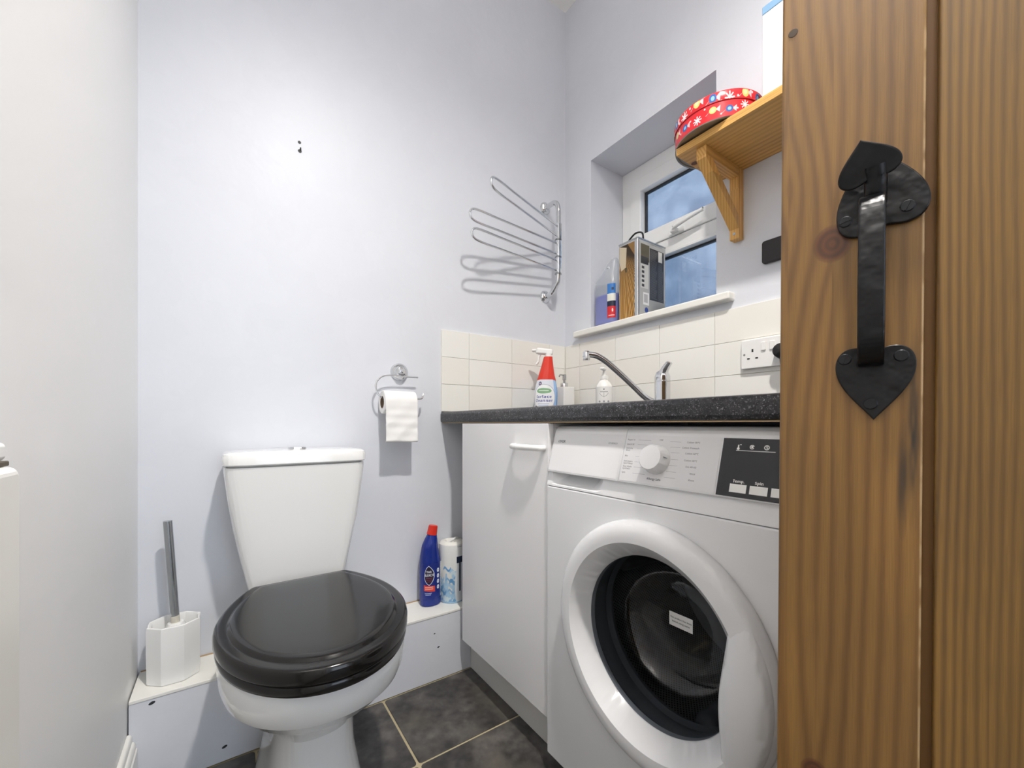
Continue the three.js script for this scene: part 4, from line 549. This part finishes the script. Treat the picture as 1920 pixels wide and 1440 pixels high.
{
  const x0 = 0.012, x1 = 0.186, z0 = 0.298, z1 = 0.392, y0 = SILL + 0.0003, y1 = 1.552, t = thing('oil_tin', 'tall metal tin with decking picture and black wire handle on the window sill', 'tin', [0.1, SILL, 0.345]);
  part('can', box(x0, x1, y0, y1, z0, z1, 0.006, 3), std(0xc9cbcc, 0.22, { metalness: 0.9 }), t, 'silver metal can');
  part('rim', join(rod([x0 + 0.002, y1, z0 + 0.002], [x0 + 0.002, y1, z1 - 0.002], 0.003), rod([x1 - 0.002, y1, z0 + 0.002], [x1 - 0.002, y1, z1 - 0.002], 0.003), rod([x0 + 0.002, y1, z0 + 0.002], [x1 - 0.002, y1, z0 + 0.002], 0.003), rod([x0 + 0.002, y1, z1 - 0.002], [x1 - 0.002, y1, z1 - 0.002], 0.003)), M.steel, t);
  const boards = print(512, 1400, (g, w, h) => { g.fillStyle = '#8c6a37'; g.fillRect(0, 0, w, h); const vp = [120, -260]; for (let i = -6; i < 26; i++) { const xa = i * 46 - 60; g.fillStyle = i % 3 ? '#e0ad5e' : '#c08a3c'; g.beginPath(); g.moveTo(vp[0] + (xa - vp[0]) * 0.16, 0); g.lineTo(vp[0] + (xa + 30 - vp[0]) * 0.16, 0); g.lineTo(xa * 1.25 + 34 + 200, h); g.lineTo(xa * 1.25 + 200, h); g.fill(); g.strokeStyle = '#33230c'; g.lineWidth = 13; g.beginPath(); g.moveTo(vp[0] + (xa - vp[0]) * 0.16, 0); g.lineTo(xa * 1.25 + 200, h); g.stroke(); } g.fillStyle = '#cdbfa4'; g.beginPath(); g.moveTo(0, 0); g.lineTo(250, 60); g.lineTo(220, 420); g.lineTo(60, 470); g.lineTo(0, 300); g.fill(); g.fillStyle = '#4e452c'; g.fillRect(200, 430, 60, 90); });
  part('front_label', sheet([x0 - 0.0005, y0 + 0.006, z0 + 0.006], [x0 - 0.0005, y0 + 0.006, z1 - 0.016], [x0 - 0.0005, y1 - 0.01, z1 - 0.016], [x0 - 0.0005, y1 - 0.01, z0 + 0.006]), phy(0xffffff, 0.3, { map: boards }), t, 'golden decking board picture');
  const text = print(768, 1340, (g, w, h) => { g.fillStyle = '#b9bab8'; g.fillRect(0, 0, w, h); g.fillStyle = '#5d5745'; g.fillRect(40, 30, 250, 300); g.fillStyle = '#2f3034'; g.fillRect(40, 250, 220, 130); g.fillRect(300, 60, 430, 930); g.fillStyle = '#77787c'; for (let i = 0; i < 44; i++) g.fillRect(325, 90 + i * 20, 150 + (i * 53) % 60, 5), g.fillRect(560, 150 + i * 19, 120 + (i * 37) % 40, 5); g.fillStyle = '#e4e3dc'; g.fillRect(560, 70, 120, 190); g.fillStyle = '#d8d8d4'; g.fillRect(40, 390, 220, 420); g.fillStyle = '#33352f'; for (let i = 0; i < 5; i++) g.fillRect(70, 420 + i * 80, 70, 46); g.fillStyle = '#f2f2f2'; g.fillRect(110, 880, 170, 220); g.fillStyle = '#555'; for (let i = 0; i < 8; i++) g.fillRect(135 + i * 14, 910, 6, 150); g.fillStyle = '#3551a0'; g.beginPath(); g.arc(205, 1190, 50, 0, 7); g.fill(); });
  part('side_label', sheet([x0 + 0.008, y0 + 0.006, z1 + 0.0005], [x1 - 0.008, y0 + 0.006, z1 + 0.0005], [x1 - 0.008, y1 - 0.012, z1 + 0.0005], [x0 + 0.008, y1 - 0.012, z1 + 0.0005]), phy(0xffffff, 0.3, { map: text }), t, 'grey and black printed side panel');
  part('wire_handle', tube([[x0 + 0.05, y1 - 0.001, z0 + 0.014], [x0 + 0.035, y1 + 0.012, z0 + 0.02], [x0 + 0.02, y1 + 0.022, z0 + 0.05], [x0 + 0.022, y1 + 0.030, z1 - 0.024], [x0 + 0.032, y1 + 0.026, z1 - 0.006], [x0 + 0.046, y1 - 0.001, z1 - 0.010]], 0.0034, 48, 8), M.black, t, 'black handle');
}

// ---------------------------------------------------------------- upright unit by the left wall
{
  const t = thing('radiator', 'slim white upright radiator with rounded corners on the left wall', 'radiator', [LX, 0.1, 1.0]);
  const s = roundRect(0.9255, 0.115, 1.30, 0.8145, 0.010);
  part('front_panel', (() => { const g = new THREE.ExtrudeGeometry(s, { depth: 0.004, bevelEnabled: true, bevelSize: 0.006, bevelThickness: 0.006, bevelOffset: -0.006, bevelSegments: 4, curveSegments: 12 }); return g.applyMatrix4(new THREE.Matrix4().makeBasis(V(0, 0, 1), V(0, 1, 0), V(-1, 0, 0))).translate(LX + 0.053, 0, 0); })(), M.gloss, t);
  part('back_panel', box(LX + 0.012, LX + 0.022, 0.125, 0.8035, 0.945, 1.29, 0.004), M.gloss, t);
  for (let i = 0; i < 9; i++) part('fin', box(LX + 0.022, LX + 0.037, 0.14, 0.79, 0.95 + i * 0.04, 0.954 + i * 0.04), M.gloss, t);
  for (const z of [0.97, 1.22]) part('wall_bracket', box(LX + 0.0003, LX + 0.014, 0.65, 0.70, z, z + 0.03), M.gloss, t);
  part('control_box', box(LX + 0.022, LX + 0.052, 0.8185, 0.8325, 0.9275, 0.985, 0.004, 3), M.whitePlastic, t, 'small white box on top');
  part('control_gasket', box(LX + 0.021, LX + 0.0535, 0.8147, 0.8186, 0.929, 0.984, 0.001), std(0x5d574c, 0.8), t);
}

scene.traverse((o) => { if (o.isMesh) { o.castShadow = true; o.receiveShadow = true; } });
renderer.render(scene, camera);
